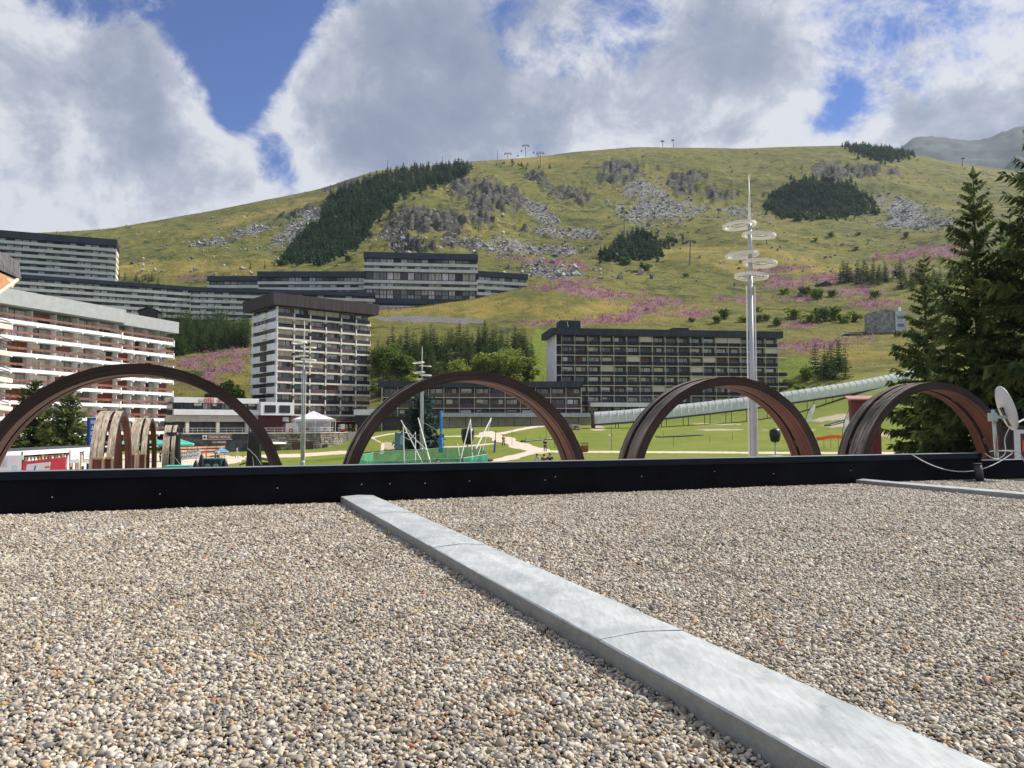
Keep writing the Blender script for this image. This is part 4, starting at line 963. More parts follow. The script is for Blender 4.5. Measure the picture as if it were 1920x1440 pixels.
# --- left apartment block with red-brown rails
xa, xb = Vector((XD(29, 129), 129, 0)), Vector((XD(322, 164), 164, 0)); dv = xb - xa; th1 = math.atan2(dv.y, dv.x); L_ = dv.length
o = thing('apartment_block', 'white banded apartment block with red-brown balcony rails at the left', 'building', (xa.x, xa.y, CZ - 6.5), th1)
BZ = 6.5
Lw = 30.0    # it runs on to the left, out of the picture
fl = [BZ + 17.3 - 2.7 * k for k in range(9)]
box('wall', mat('pale_back_wall', (.50, .48, .41), .9), -Lw, 1.6, 0, L_ - .3, 13, 19.6 + BZ, o)
step = L_ * .6
for z in fl:
    for (x0, x1, dy) in ((-Lw, step - .15, -.55), (step + .15, L_ + .2, 0)):
        box('white_slab', white_r, x0, dy - .05, z - .5, x1, 1.6, z + .12, o)
        box('handrail', rail_b, x0 + .05, dy - .12, z + .62, x1 - .05, dy + .1, z + 1.02, o)
    box('slab_end', white_r, step - .14, -.7, z - .75, step + .14, 1.5, z + .6, o); box('slab_end', white_r, L_ + .05, -.15, z - .8, L_ + .3, 1.4, z + .55, o)
    nb = 15; edges = [-Lw + (step + Lw) / 11 * k for k in range(12)] + [step + (L_ - step) / 4 * k for k in range(1, 5)]
    for b in range(len(edges) - 1):
        a, c = edges[b], edges[b + 1]; dy = -.55 if c <= step + .01 else 0
        if -14 < a:
            box('bracket', white_r, a - .15, dy - .25, z - .78, a + .15, 1.2, z - .502, o)
            box('handrail_post', rail_b, a - .05, dy - .08, z + .125, a + .05, dy + .02, z + .615, o)
            r = rb.random()
            if (z < BZ + 8 and r < .35) or r < .08: box('wood_panel', wood_r, a + .3, 1.35, z + .13, c - .2, 1.5, z + 2.15, o)
            else: window(o, a + rb.uniform(.2, .6), c - rb.uniform(.3, 1.0), 1.45, z + .14, z + 2.15, (pane_c, pane_c, pane_g, pane_d, pane_w))
            box('partition', white_r, a - .06, .4, z + .125, a + .06, 1.6, z + 2.19, o)
fas = mat('grey_metal_fascia', (.36, .39, .40), .6, var=.05)
box('roof_fascia', fas, -Lw, -1.4, 19.7 + BZ, step, 13.2, 22.3 + BZ, o); box('roof_fascia', fas, step + .01, -.9, 19.4 + BZ, L_ + .6, 13, 21.8 + BZ, o)
# --- projecting roof corner of the next block, close at the left edge
o = thing('roof_corner', 'slate-clad roof overhang with orange wood soffit at the left picture edge', 'building', (XD(-60, 92), 92, CZ), 0)
def Q(px, py, d): p = P(px, py, d); return (p.x - XD(-60, 92), p.y - 92, p.z - CZ)
slate = mat('grey_slate_cladding', (.13, .13, .14), .7, var=.3, scale=2, stretch=(4, 4, .3))
A = [Q(-90, 425, 88), Q(36, 490, 96), Q(40, 523, 96), Q(-90, 468, 88)]
B_ = [Q(-90, 435, 99), Q(34, 496, 107), Q(38, 526, 107), Q(-90, 476, 99)]
MB().add(A + B_, [(0, 1, 2, 3), (7, 6, 5, 4), (0, 4, 5, 1), (1, 5, 6, 2), (2, 6, 7, 3), (3, 7, 4, 0)]).build('slate_fascia', slate, o)
SA = [Q(-90, 472, 88), Q(31, 525, 95.5), Q(-90, 610, 84)]; SB = [Q(-90, 480, 99), Q(29, 531, 106), Q(-90, 612, 98)]
MB().add(SA + SB, [(0, 1, 2), (5, 4, 3), (0, 3, 4, 1), (1, 4, 5, 2), (2, 5, 3, 0)]).build('wood_soffit', mat('orange_wood_soffit', (.42, .20, .07), .65, var=.2, stretch=(.3, 3, 3), scale=2), o)
MB().tube([Q(-90, 612, 83.8), Q(33, 524, 95.3)], .22, 6).build('white_edge', cream, o)
MB().add([Q(10, 520, 94), Q(32, 526, 95), Q(24, 540, 94.5), Q(12, 534, 94)] + [Q(10, 520, 97), Q(32, 526, 98), Q(24, 540, 97.5), Q(12, 534, 97)], [(0, 1, 2, 3), (7, 6, 5, 4), (0, 4, 5, 1), (1, 5, 6, 2), (2, 6, 7, 3), (3, 7, 4, 0)]).build('corner_block', cream, o)
MB().add([Q(-90, 606, 90), Q(-20, 575, 96), Q(-20, 800, 96), Q(-90, 800, 90)] + [Q(-90, 606, 104), Q(-20, 575, 108), Q(-20, 800, 108), Q(-90, 800, 104)], [(0, 1, 2, 3), (7, 6, 5, 4), (0, 4, 5, 1), (1, 5, 6, 2), (2, 6, 7, 3), (3, 7, 4, 0)]).build('wall', cream, o)
for yy in (582, 632, 682, 735):
    for k in range(4): MB().tube([Q(-60, yy - 22 + k * 7, 88), Q(22 - k * 1.5, yy + 6 + k * 5, 118)], .07, 4).build('balcony_bar', frame_d, o)
    MB().add([Q(-60, yy + 12, 88), Q(24, yy + 28, 120), Q(24, yy + 36, 120), Q(-60, yy + 24, 88)] + [Q(-80, yy + 12, 95), Q(14, yy + 28, 126), Q(14, yy + 36, 126), Q(-80, yy + 24, 95)], [(0, 1, 2, 3), (7, 6, 5, 4), (0, 4, 5, 1), (1, 5, 6, 2), (2, 6, 7, 3), (3, 7, 4, 0)]).build('balcony_slab', cream, o)

# --- banded blocks on the hillside above
up_roof = mat('blue_black_roof', (0.028, 0.042, 0.068), 0.55, var=.15, scale=.3)
up_wall = mat('dark_facade', (0.026, 0.028, 0.040), 0.6, var=.2)
def banded(label, pa, da, pb, db, rows_, zbase, depth=12, wpx=13.0, name='terraced_block', kinds=(pane_d, pane_w, pane_c, pane_g), group='banded blocks on the hillside', endwall=True):
    A = Vector((XD(pa, da), da, 0)); Bv = Vector((XD(pb, db), db, 0)); dv = Bv - A; Ln = dv.length
    o = thing(name, label, 'building', (A.x, A.y, CZ + zbase), math.atan2(dv.y, dv.x), group)
    ztop = max(r[2] for r in rows_) - zbase
    box('wall', up_wall, .1, 1.0, 0, Ln - .1, depth, ztop - .4, o)
    ww = wpx / F * (da + db) / 2; nW = max(1, int(Ln / ww)); ww = (Ln - 1.2) / nW
    for kind, z0, z1 in rows_:
        z0 -= zbase; z1 -= zbase
        if kind == 'roof': box('roof_band', up_roof, -.5, -.6, z0, Ln + .5, depth + .3, z1, o)
        elif kind == 'dark': box('dark_band', up_roof, -.1, .1, z0, Ln + .1, .98, z1, o)
        elif kind == 'band':
            box('white_band', greyband, -.4, -.5, z0, Ln + .4, .98, z1, o)
            if endwall: box('end_wall', cream, Ln - .3, .985, z0 - .5, Ln + .25, depth - .3, z1, o)
        else:
            for k in range(nW):
                if rb.random() < .12: continue
                w = box('window', rb.choice(kinds), .6 + k * ww + .3, .93, z0 + .12, .6 + (k + 1) * ww - .25, 1.05, z1 - .08, o)
                if z1 - z0 > 1.8 and rb.random() < .8: box('mullion', frame_d, .47, -.3, 0, .53, 1.2, 1, w)
    return o
def floors(ztop, n, roof=3.0, pitch=2.72):
    r = [('roof', ztop - roof, ztop)]; z = ztop - roof
    for k in range(n): r += [('win', z - 1.25, z - .05), ('band', z - 2.6, z - 1.3)]; z -= pitch
    return r
banded('tall banded block at the upper left above the red-brown balconies', -130, 322, 209, 348, floors(84.2, 7), 52, 14)
banded('long low banded wing below the upper left block', -120, 317, 352, 360, floors(64.6, 5, 1.7), 46, 12, endwall=False)
banded('middle stretch of the long low wing behind the young forest', 352.5, 360.5, 700, 376, floors(64.6, 5, 1.9), 40, 12, endwall=False)
banded('low stepped end of the central hillside block', 386, 392, 480, 392, [('roof', 73.4, 75.9), ('win', 71.8, 73.3), ('band', 69.7, 71.3), ('win', 67.9, 69.6), ('dark', 64, 67.8)], 55, 12, endwall=False)
banded('left half of the central hillside block', 480.5, 392.5, 683, 392.5, [('roof', 75.6, 78.4), ('win', 73.6, 75.5), ('band', 71.8, 73.2), ('win', 70.4, 71.7), ('band', 68.7, 70.1), ('win', 67.2, 68.6), ('win', 64.5, 66.9), ('dark', 60, 64)], 52, 12, endwall=False)
banded('tall middle of the central hillside block with double windows', 681, 388, 894, 394, [('roof', 84.6, 87.6), ('win', 82.5, 84.5), ('band', 80.8, 82.3), ('win', 79.5, 80.7), ('band', 77.8, 79.3), ('win', 73.8, 77.5), ('band', 71.8, 73.3), ('win', 70.5, 71.7), ('band', 68.7, 70.2), ('win', 66.0, 68.6), ('win', 64.1, 65.9), ('dark', 61.4, 64.0), ('band', 58.6, 60.2), ('win', 57.2, 58.5), ('band', 55.4, 56.8)], 40, 13)
banded('right end of the central hillside block above the meadow', 894.5, 395, 988, 404, [('roof', 76.6, 79.2), ('win', 74.8, 76.5), ('band', 72.9, 74.5), ('win', 71.6, 72.8), ('band', 69.8, 71.4), ('win', 68.4, 69.7), ('band', 66.6, 68.2), ('dark', 62, 66.5), ('band', 59.2, 60.8)], 40, 13)
# --- stone lift station on the right
p = ground(1622, 292)
o = thing('lift_station', 'square grey stone lift station with a white stair tower', 'building', (p.x + 1.5, p.y, CZ + float(zr(640, 292))), R(-14))
st2 = mat('grey_block_wall', (.30, .30, .28), .9, var=.25, scale=.9)
MB().prism([(0, -3), (9.8, -3), (9.8, 11.6), (6.5, 12.2), (0, 10.6)], 0, 5).build('wall', st2, o); box('stair_tower', mat('pale_blue_panel', (.52, .57, .60), .6), 9.85, -.4, -3, 13.6, 6, 11.2, o)
for z in (2.2, 5.2, 8.2):
    window(o, 2.6, 3.2, -.06, z, z + .7, (pane_d,), 0); window(o, 10.6, 12.9, -.46, z, z + 1.1, (pane_t,), 1)
box('door', frame_d, 6.4, -.07, 0, 8.2, .1, 3.2, o); box('band', cream, .3, -.08, .2, 6, .05, 1.3, o)
MB().lathe([(.5, 0), (.5, 1.6), (.3, 1.9)], 10, (12.2, 3, 11.2)).build('vent_stack', white_r, o)
o = thing('garage_shed', 'low flat-roofed shed beside the stone lift station', 'shed', (XD(1556, 288), 288, CZ + float(zr(640, 288))), R(6))
MB().prism([(0, -2), (13, -2), (13, 2.7), (6.6, 2.7)], 0, 6).build('wall', dark_clad, o); MB().prism([(-.5, 0.3), (6.4, 2.75), (13.4, 2.75), (13.4, 3.05), (6.3, 3.05), (-.7, .55)], -.6, 6.5).build('roof', mat('pale_sheet_roof', (.35, .37, .42), .5), o)
for px, d, w, h, lab in ((1645, 235, 7.5, 2.4, 'small grey-roofed hut above the upper end of the tunnel'), (1543, 420, 6.5, 3.2, 'small dark hut among the pink flowers on the slope'), (256, 300, 7, 3, 'dark wooden chalet between the left blocks')):
    p = ground(px, d); 
    if px == 256: p.z = CZ + float(zr(590, d))
    if px == 1645: p.z = CZ + float(zr(694, d))
    o = thing('hut', lab, 'hut', p, R(10)); MB().prism([(0, -2), (w, -2), (w, h * .55), (w / 2, h), (0, h * .55)], 0, w * .8).build('wall', brown_clad, o)
    for s in (-1, 1): MB().prism([(w / 2, h + .02), (w / 2 + s * (w / 2 + .6), h * .5), (w / 2 + s * (w / 2 + .6), h * .5 + .2), (w / 2, h + .25)], -.5, w * .8 + .5).build('roof_slope', mat('hut_roof', (.17, .165, .175) if px != 256 else (.10, .08, .08), .6, var=.2) if px != 256 else brown_clad, o)
    box('door', frame_d, w * .3, -.04, -.5, w * .5, .02, h * .5, o)
# ------------------------------------------------------------------ vegetation
def leafmat(name, dark, mid, light, trans=.25, isl=.35, scale=.5):
    m = mat(name, light, .7, var=.1, col2=dark, scale=scale, isl=isl, trans=trans, spec=.2)
    return m
nd_near = leafmat('spruce_needles', (0.030, 0.058, 0.020), None, (0.16, 0.21, 0.06), .45)
nd_blue = leafmat('blue_spruce_needles', (0.018, 0.040, 0.034), None, (0.075, 0.125, 0.105), .2)
nd_mid = leafmat('young_spruce_needles', (0.028, 0.058, 0.016), None, (0.10, 0.165, 0.042), .35, .4, .15)
nd_far = leafmat('far_conifer_needles', (0.013, 0.042, 0.016), None, (0.042, 0.098, 0.036), .3, .5, .05)
lf = leafmat('broad_leaves', (0.13, 0.19, 0.03), None, (0.34, 0.40, 0.085), .5, .35, .3)
lf_d = leafmat('dark_broad_leaves', (0.06, 0.11, 0.02), None, (0.17, 0.24, 0.05), .45, .4, .3)
bark = mat('spruce_bark', (0.075, 0.055, 0.042), .9, var=.3, scale=3, stretch=(3, 3, .6), bump=.5, bscale=8)
bark2 = mat('grey_bark', (0.13, 0.11, 0.09), .9, var=.3, scale=3)

def kites(B, Dr, L_, W_, up=None, fold=.25):
    """kite shaped sprays: base points, unit directions, lengths, widths -> verts, tris"""
    n = len(B); rg = np.random.default_rng(n)
    ref = rg.normal(size=(n, 3)) * .55 + np.array([0, 0, 1.0]) if up is None else up
    S = np.cross(Dr, ref); S /= np.linalg.norm(S, axis=1, keepdims=True) + 1e-9
    N = np.cross(S, Dr)
    mid = B + Dr * (L_ * .45)[:, None]; tip = B + Dr * L_[:, None]
    V = np.stack([B, mid + S * W_[:, None] + N * (fold * W_)[:, None] * -1, tip, mid - S * W_[:, None] - N * (fold * W_)[:, None]], 1)
    idx = np.arange(n)[:, None] * 4
    T = np.concatenate([idx + [0, 1, 2], idx + [0, 2, 3]], 0)
    return V.reshape(-1, 3), T

def spruce_crown(h, r, nw, nb, nt, seed, z0=.06, droop=.35, wid=1.0, power=.85, ls=1.0):
    rg = np.random.default_rng(seed); B = []; D = []; Ls = []; Ws = []
    for i in range(nw):
        f = (i + rg.uniform(-.3, .3)) / nw; f = min(max(f, 0), .995); z = h * (z0 + (1 - z0) * f)
        Lb = r * (1 - f) ** power * rg.uniform(.85, 1.1) + .04 * r
        k_ = max(3, int(nb * (1 - f * .45)))
        for b in range(k_):
            az = 2 * math.pi * (b + rg.uniform(-.35, .35)) / k_ + i * 1.1; L1 = Lb * rg.uniform(.72, 1.15)
            up = .55 * f - droop * (1 - f) + rg.uniform(-.12, .12)
            t = np.linspace(.12, 1, nt)
            out = np.stack([np.cos(az) * t, np.sin(az) * t], -1) * L1
            zz = z + L1 * (up * t + .22 * t ** 2 * (1 - f * .5)) + rg.normal(0, .012 * L1, nt)
            P0 = np.concatenate([out, zz[:, None]], 1)
            dr = np.array([math.cos(az), math.sin(az), up + .25]); dr /= np.linalg.norm(dr); sd_ = np.array([-math.sin(az), math.cos(az), 0])
            for s in (-1, 1):
                a = dr * .72 + sd_ * s * .75 + np.array([0, 0, -.18]); a = a + rg.normal(0, .18, (nt, 3)); a /= np.linalg.norm(a, axis=1, keepdims=True)
                ll = (L1 * (.42 - .24 * t) * rg.uniform(.75, 1.25, nt) + .03 * r) * ls; B.append(P0); D.append(a); Ls.append(ll); Ws.append(ll * .17 * wid)
            a = np.tile(dr * .55 + np.array([0, 0, -.75]), (nt, 1)) + rg.normal(0, .2, (nt, 3)); a /= np.linalg.norm(a, axis=1, keepdims=True)
            ll = L1 * .20 * rg.uniform(.7, 1.3, nt) + .03 * r; B.append(P0); D.append(a); Ls.append(ll); Ws.append(ll * .24 * wid)
    # leader
    B.append(np.array([[0, 0, h * .97]])); D.append(np.array([[0, 0, 1.0]])); Ls.append(np.array([h * .05])); Ws.append(np.array([h * .008]))
    return kites(np.concatenate(B), np.concatenate(D), np.concatenate(Ls), np.concatenate(Ws))
def tree_thing(name, label, cat, loc, crown_me, trunk_me, group=None, rotz=0.0, s=1.0, sz=None):
    t = thing(name, label, cat, loc, rotz, group); t.scale = (s, s, sz or s)
    link('crown', crown_me, t); link('trunk', trunk_me, t)
    return t
def trunk_mesh(h, r, m=bark): return MB().tube([(0, 0, -1.5), (0, 0, h * .3), (0, 0, h * .97)], [r, r * .8, r * .08], 8).mesh('trunk', m, True)

# big spruces on the right
for (px, d, ytop, rad, nw, lab, mt, sd_) in ((1838, 47, 322, 3.6, 42, 'tall dark spruce beside the satellite dish', nd_near, 5), (1985, 44, 195, 4.9, 48, 'tallest spruce cut off by the right picture edge', nd_near, 8), (1740, 60, 478, 3.3, 34, 'shorter spruce left of the tall pair', nd_near, 11), (1905, 62, 395, 3.8, 36, 'bluish spruce standing behind the tall pair', nd_blue, 14)):
    zb = gz(XD(px, d), d); h = CZ + float(zr(ytop, d)) - zb
    V, T = spruce_crown(h, rad, nw, 7, 26, sd_, .10, .34, .8, .72, .70)
    tree_thing('spruce_tree', lab, 'tree', (XD(px, d), d, zb), npmesh('crown', V, T, [mt]), trunk_mesh(h, .26 * h / 18), 'spruces at the right')
# spruces on the plaza
for (px, d, ytop, rad, nw, lab, mt, sd_) in ((790, 128, 733, 3.6, 24, 'rounded dark spruce beside the blue padded post', nd_blue, 21), (128, 84, 728, 2.9, 24, 'spruce with lit branch tips left of the blue sign', nd_near, 23), (66, 92, 712, 3.4, 24, 'deep shaded spruce under the large left arch', nd_near, 25)):
    zb = gz(XD(px, d), d); h = CZ + float(zr(ytop, d)) - zb
    V, T = spruce_crown(h, rad, nw, 9, 10, sd_, .06, .3, 1.2, .6)
    tree_thing('spruce_tree', lab, 'tree', (XD(px, d), d, zb), npmesh('crown', V, T, [mt]), trunk_mesh(h, .2), 'plaza spruces')
# young plantation in the middle and at the left: individual trees of a few shapes
proto = []
for k in range(4):
    V, T = spruce_crown(10, 2.0 + .25 * k, 15, 7, 4, 40 + k, .04, .35, 1.9, .8); proto.append(npmesh('crown', V, T, [nd_mid]))
tm = trunk_mesh(10, .14)
rt = random.Random(5)
def plantation(poly_pts, n, hpx, label, group, name='young_spruce', protos=proto):
    pts = []
    xs = [p[0] for p in poly_pts]; tries = 0
    while len(pts) < n and tries < n * 60:
        tries += 1
        x = rt.uniform(min(xs), max(xs)); lo = np.interp(x, xs, [p[1] for p in poly_pts]); hi = np.interp(x, xs, [p[2] for p in poly_pts]); y = rt.uniform(lo, hi)
        if any(abs(x - a) < 5 and abs(y - b) < 4 for a, b in pts): continue
        p = hit(x, y, 203)
        if p is None: continue
        pts.append((x, y)); h = rt.uniform(*hpx) / F * p.y
        t = tree_thing(name, label, 'tree', p - Vector((0, 0, .3)), rt.choice(protos), tm, group, rt.uniform(0, 6.28), h / 10 * rt.uniform(.9, 1.15), h / 10)
plantation([(700, 668, 742), (760, 655, 745), (840, 650, 728), (900, 645, 712), (960, 650, 705), (1000, 655, 690)], 150, (36, 54), 'young spruce in the dense plantation behind the low wing', 'young spruces behind the low wing')
plantation([(326, 625, 668), (380, 620, 664), (430, 622, 655), (466, 622, 655)], 105, (34, 54), 'young spruce in the dark plantation beside the white tower', 'young spruces beside the tower')
plantation([(1519, 700, 716), (1590, 690, 712)], 9, (46, 66), 'dark spruce in the clump below the stone lift station', 'spruces below the lift station')
plantation([(1575, 520, 533), (1640, 518, 535), (1710, 522, 545), (1790, 525, 550)], 40, (26, 40), 'dark spruce in the row above the stone lift station', 'spruces above the lift station')
plantation([(228, 588, 600), (324, 602, 610)], 26, (22, 36), 'dark spruce in the group between the left block and the low wing', 'spruces beside the chalet')
plantation([(215, 522, 530), (300, 528, 533)], 10, (14, 20), 'small spruce on the slope above the long low wing', 'small spruces above the low wing')
plantation([(470, 500, 505), (560, 497, 503)], 5, (12, 18), 'small bush-like spruce behind the central hillside block', 'spruces behind the central block')

# broadleaf trees
def leafy(h, rx, ry, rz, clumps, leaves, size, seed, m):
    rg = np.random.default_rng(seed); B = []; D = []
    c0 = np.array([0, 0, h - rz])
    for c in range(clumps):
        d = rg.normal(size=3); d /= np.linalg.norm(d); q = c0 + d * np.array([rx, ry, rz]) * rg.uniform(.35, .92)
        rr = min(rx, rz) * rg.uniform(.24, .42)
        n = int(leaves * rg.uniform(.6, 1.3)); e = rg.normal(size=(n, 3)); e /= np.linalg.norm(e, axis=1, keepdims=True)
        B.append(q + e * rr * rg.uniform(.5, 1.05, (n, 1)) * np.array([1.1, 1.1, .8])); D.append(e * .8 + rg.normal(0, .6, (n, 3)))
    B = np.concatenate(B); D = np.concatenate(D); D /= np.linalg.norm(D, axis=1, keepdims=True)
    L_ = rg.uniform(.7, 1.3, len(B)) * size
    V, T = kites(B, D, L_, L_ * .42)
    return npmesh('crown', V, T, [m])
def limbs(h, r, seed, m=bark2):
    rg = random.Random(seed); mb = MB(); mb.tube([(0, 0, -1), (0, 0, h * .35), (.1, 0, h * .7)], [r, r * .75, r * .3], 7)
    for k in range(6):
        a = rg.uniform(0, 6.28); z = h * rg.uniform(.25, .5); l = h * rg.uniform(.25, .4)
        mb.tube([(0, 0, z), (math.cos(a) * l * .5, math.sin(a) * l * .5, z + l * .5), (math.cos(a) * l * .8, math.sin(a) * l * .8, z + l)], [r * .4, r * .25, r * .06], 5)
    return mb.mesh('trunk', m, True)
for k, (px, yb, d, ytop, wpx, lab, m) in enumerate(((718, 757, 206, 642, 62, 'rounded broadleaf tree right of the white tower', lf_d), (752, 757, 208, 655, 50, 'second broadleaf tree right of the white tower', lf_d), (858, 725, 212, 672, 66, 'pale green broadleaf tree above the second arch', lf), (905, 725, 216, 664, 56, 'middle pale broadleaf tree above the second arch', lf), (950, 722, 218, 646, 76, 'largest pale broadleaf tree beside the dark block', lf), (985, 722, 222, 668, 46, 'pale broadleaf tree nearest the white end wall', lf), (776, 728, 204, 700, 36, 'small pale bush on the low wing roofline', lf), (434, 760, 200, 716, 56, 'broad green bush under the left arch crown', lf_d), (400, 765, 202, 725, 50, 'low green bush behind the hotel roof', lf_d))):
    x = XD(px, d); zb = CZ + float(zr(yb, d)); zb = min(zb, gz(x, d)); h = CZ + float(zr(ytop, d)) - zb; w = wpx / F * d / 2
    rz = min(h * .46, w * 1.15)
    me = leafy(h, w, w * .9, rz, 38, 130, .55, 100 + k, m)
    tree_thing('broadleaf_tree', lab, 'tree', (x, d, zb), me, limbs(h, .2, k), 'broadleaf trees between the buildings')
bush_me = [leafy(3.0, 1.9, 1.9, 1.55, 16, 60, .42, 60 + k, (lf, lf_d, lf_d)[k]) for k in range(3)]; bt = limbs(3, .07, 3)
ORD = ['first', 'second', 'third', 'fourth', 'fifth', 'sixth', 'seventh', 'eighth', 'ninth', 'tenth', 'eleventh', 'twelfth']
CLUMPS = (('in the row just above the dark block roof', ((1300, 605, 14), (1345, 607, 20), (1360, 600, 26), (1395, 606, 20), (1420, 605, 22), (1440, 602, 18), (1460, 612, 24))),
          ('in the thicket left of the stone lift station', ((1490, 600, 34), (1515, 606, 30), (1540, 604, 40), (1565, 602, 36), (1585, 606, 30), (1604, 604, 28))),
          ('among the pink flowers right of the mast', ((1425, 585, 16), (1475, 553, 18), (1512, 556, 26), (1532, 562, 30), (1562, 558, 20), (1645, 560, 22))),
          ('on the open slope above the pink flowers', ((1530, 452, 10), (1560, 445, 14), (1605, 470, 12), (1610, 440, 10), (1700, 450, 14))),
          ('beside the end of the dark block', ((1480, 725, 22), (1500, 740, 24), (1515, 715, 34))),
          ('around the conifer grove and pylon', ((1100, 470, 9), (1175, 500, 22), (1212, 510, 24), (1222, 460, 18), (1262, 455, 16), (1290, 520, 12))),
          ('along the track above the central hillside block', ((525, 500, 14), (540, 498, 12), (655, 490, 16), (700, 500, 14))),
          ('in the meadow behind the dark block penthouse', ((1215, 585, 9),)))
for where, lst in CLUMPS:
    for k, (px, y, w) in enumerate(lst):
        p = hit(px, y, 150)
        if p is None: continue
        s = w / F * p.y / 3.8
        lab = ('only small green bush ' if len(lst) == 1 else ORD[k] + ' green bush from the left ') + where
        tree_thing('bush', lab, 'bush', p - Vector((0, 0, .3 * s)), rt.choice(bush_me), bt, 'bushes dotted over the slope', rt.uniform(0, 6.28), s)

# woods on the mountainside: masses of small conifers
def forest(name, label, poly, n, hpx, seed, blades=22):
    rg = np.random.default_rng(seed); poly = np.array(poly, float); x0, y0 = poly.min(0); x1, y1 = poly.max(0); Bs = []; Ds = []; Ls = []; Ws = []; cnt = 0; k = 0
    def inside(x, y):
        c = False; j = len(poly) - 1
        for i in range(len(poly)):
            if (poly[i, 1] > y) != (poly[j, 1] > y) and x < (poly[j, 0] - poly[i, 0]) * (y - poly[i, 1]) / (poly[j, 1] - poly[i, 1]) + poly[i, 0]: c = not c
            j = i
        return c
    while cnt < n and k < n * 12:
        k += 1; x = rg.uniform(x0 - 12, x1 + 12); y = rg.uniform(y0 - 6, y1 + 6)
        if not inside(x + rg.normal(0, 2) * (5 if rg.random() < .2 else 1), y + rg.normal(0, 1.5) * (4 if rg.random() < .2 else 1)): continue
        p = hit(x, y, 420)
        if p is None: continue
        cnt += 1; h = rg.uniform(*hpx) * rg.uniform(.65, 1.15) / F * p.y; r = h * rg.uniform(.24, .34)
        f = np.linspace(0.02, .93, blades) + rg.uniform(-.02, .02, blades); az = np.arange(blades) * 2.4 + rg.uniform(0, 6)
        B = np.stack([np.zeros(blades), np.zeros(blades), h * (f + .12 * (1 - f))], -1) + np.array([p.x, p.y, p.z - .3])
        dr = np.stack([np.cos(az), np.sin(az), -.35 - .3 * (1 - f)], -1); ll = r * (1 - f) ** .75 * rg.uniform(.85, 1.25, blades) + .05 * h
        Bs.append(B); Ds.append(dr / np.linalg.norm(dr, axis=1, keepdims=True)); Ls.append(ll * 1.15); Ws.append(ll * .42)
        Bs.append(np.array([[p.x, p.y, p.z]])); Ds.append(np.array([[0, 0, 1.0]])); Ls.append(np.array([h])); Ws.append(np.array([h * .05]))
    V, T = kites(np.concatenate(Bs), np.concatenate(Ds), np.concatenate(Ls), np.concatenate(Ws), fold=.5)
    tag(link(name, npmesh(name, V, T, [nd_far])), label, 'wood', kind='stuff')
forest('conifer_wood', 'dark conifer wood climbing diagonally up the rocky slope', [(530, 496), (545, 472), (572, 442), (600, 418), (614, 390), (650, 362), (700, 342), (760, 324), (820, 317), (897, 315), (862, 334), (822, 352), (775, 362), (746, 380), (705, 416), (692, 445), (655, 474), (600, 496)], 1900, (13, 22), 1)
forest('conifer_wood', 'dark dome of conifers high on the right slope', [(1432, 392), (1470, 354), (1530, 338), (1590, 348), (1640, 384), (1657, 402), (1600, 407), (1560, 412), (1480, 416), (1450, 404)], 1200, (11, 17), 2)
forest('conifer_wood', 'conifers along the skyline at the right shoulder', [(1570, 266), (1620, 262), (1700, 278), (1724, 288), (1690, 300), (1650, 304), (1615, 292)], 460, (8, 14), 3)
forest('conifer_wood', 'conifer grove around the lower lift pylon', [(1122, 490), (1160, 456), (1200, 442), (1235, 455), (1245, 482), (1180, 494)], 330, (14, 24), 4)
forest('conifer_wood', 'small conifers beside the pylon grove', [(1225, 455), (1262, 446), (1285, 458), (1250, 468)], 40, (9, 15), 5)
forest('conifer_wood', 'scattered conifers below the ridge lift', [(900, 312), (960, 306), (1000, 312), (1050, 318), (950, 318)], 16, (6, 12), 6)
# boulders of the scree slopes
def boulders():
    rg = np.random.default_rng(9)
    w = (SCREE * .9 + ROCK * .12 + .035) * (DD > 425) * (DD < 1060) * ((CCg > -60) & (CCg < 1990)); w = (w / np.maximum(PY * 0 + 1, 1)).ravel(); w = w * (DD.ravel() ** 0); pr = w / w.sum()
    pick = rg.choice(len(pr), 9500, p=pr)
    base = np.array([(1, 0, 0), (-1, 0, 0), (0, 1, 0), (0, -1, 0), (0, 0, 1), (0, 0, -1), (.6, .6, .6), (-.6, .6, .6), (.6, -.6, .6), (-.6, -.6, .6)], float)
    oc = np.array([(4, 0, 6), (4, 6, 2), (4, 2, 7), (4, 7, 1), (4, 1, 9), (4, 9, 3), (4, 3, 8), (4, 8, 0), (0, 2, 6), (2, 1, 7), (1, 3, 9), (3, 0, 8), (5, 2, 0), (5, 1, 2), (5, 3, 1), (5, 0, 3)])
    Vs = []; Ts = []
    for i, k in enumerate(pick):
        s = np.clip(rg.lognormal(math.log(.55), .55), .25, 2.4); sc = s * rg.uniform(.6, 1.5, 3); a = rg.uniform(0, 6.28); b = base * rg.uniform(.7, 1.2, (10, 1)) * sc
        c, s_ = math.cos(a), math.sin(a); b = np.stack([b[:, 0] * c - b[:, 1] * s_, b[:, 0] * s_ + b[:, 1] * c, b[:, 2]], -1)
        Vs.append(b + V_ALL[k] + np.array([rg.uniform(-3, 3), rg.uniform(-3, 3), s * .2])); Ts.append(oc + i * 10)
    bm = mat('scree_stone', (0.34, 0.335, 0.32), .9, var=.2, scale=.2, isl=.55)
    tag(link('scree', npmesh('scree', np.concatenate(Vs), np.concatenate(Ts), [bm])), 'grey boulders strewn over the scree slopes', 'scree', kind='stuff')
V_ALL = V3D = np.stack([XX, DD, ZW], -1).reshape(-1, 3)
boulders()
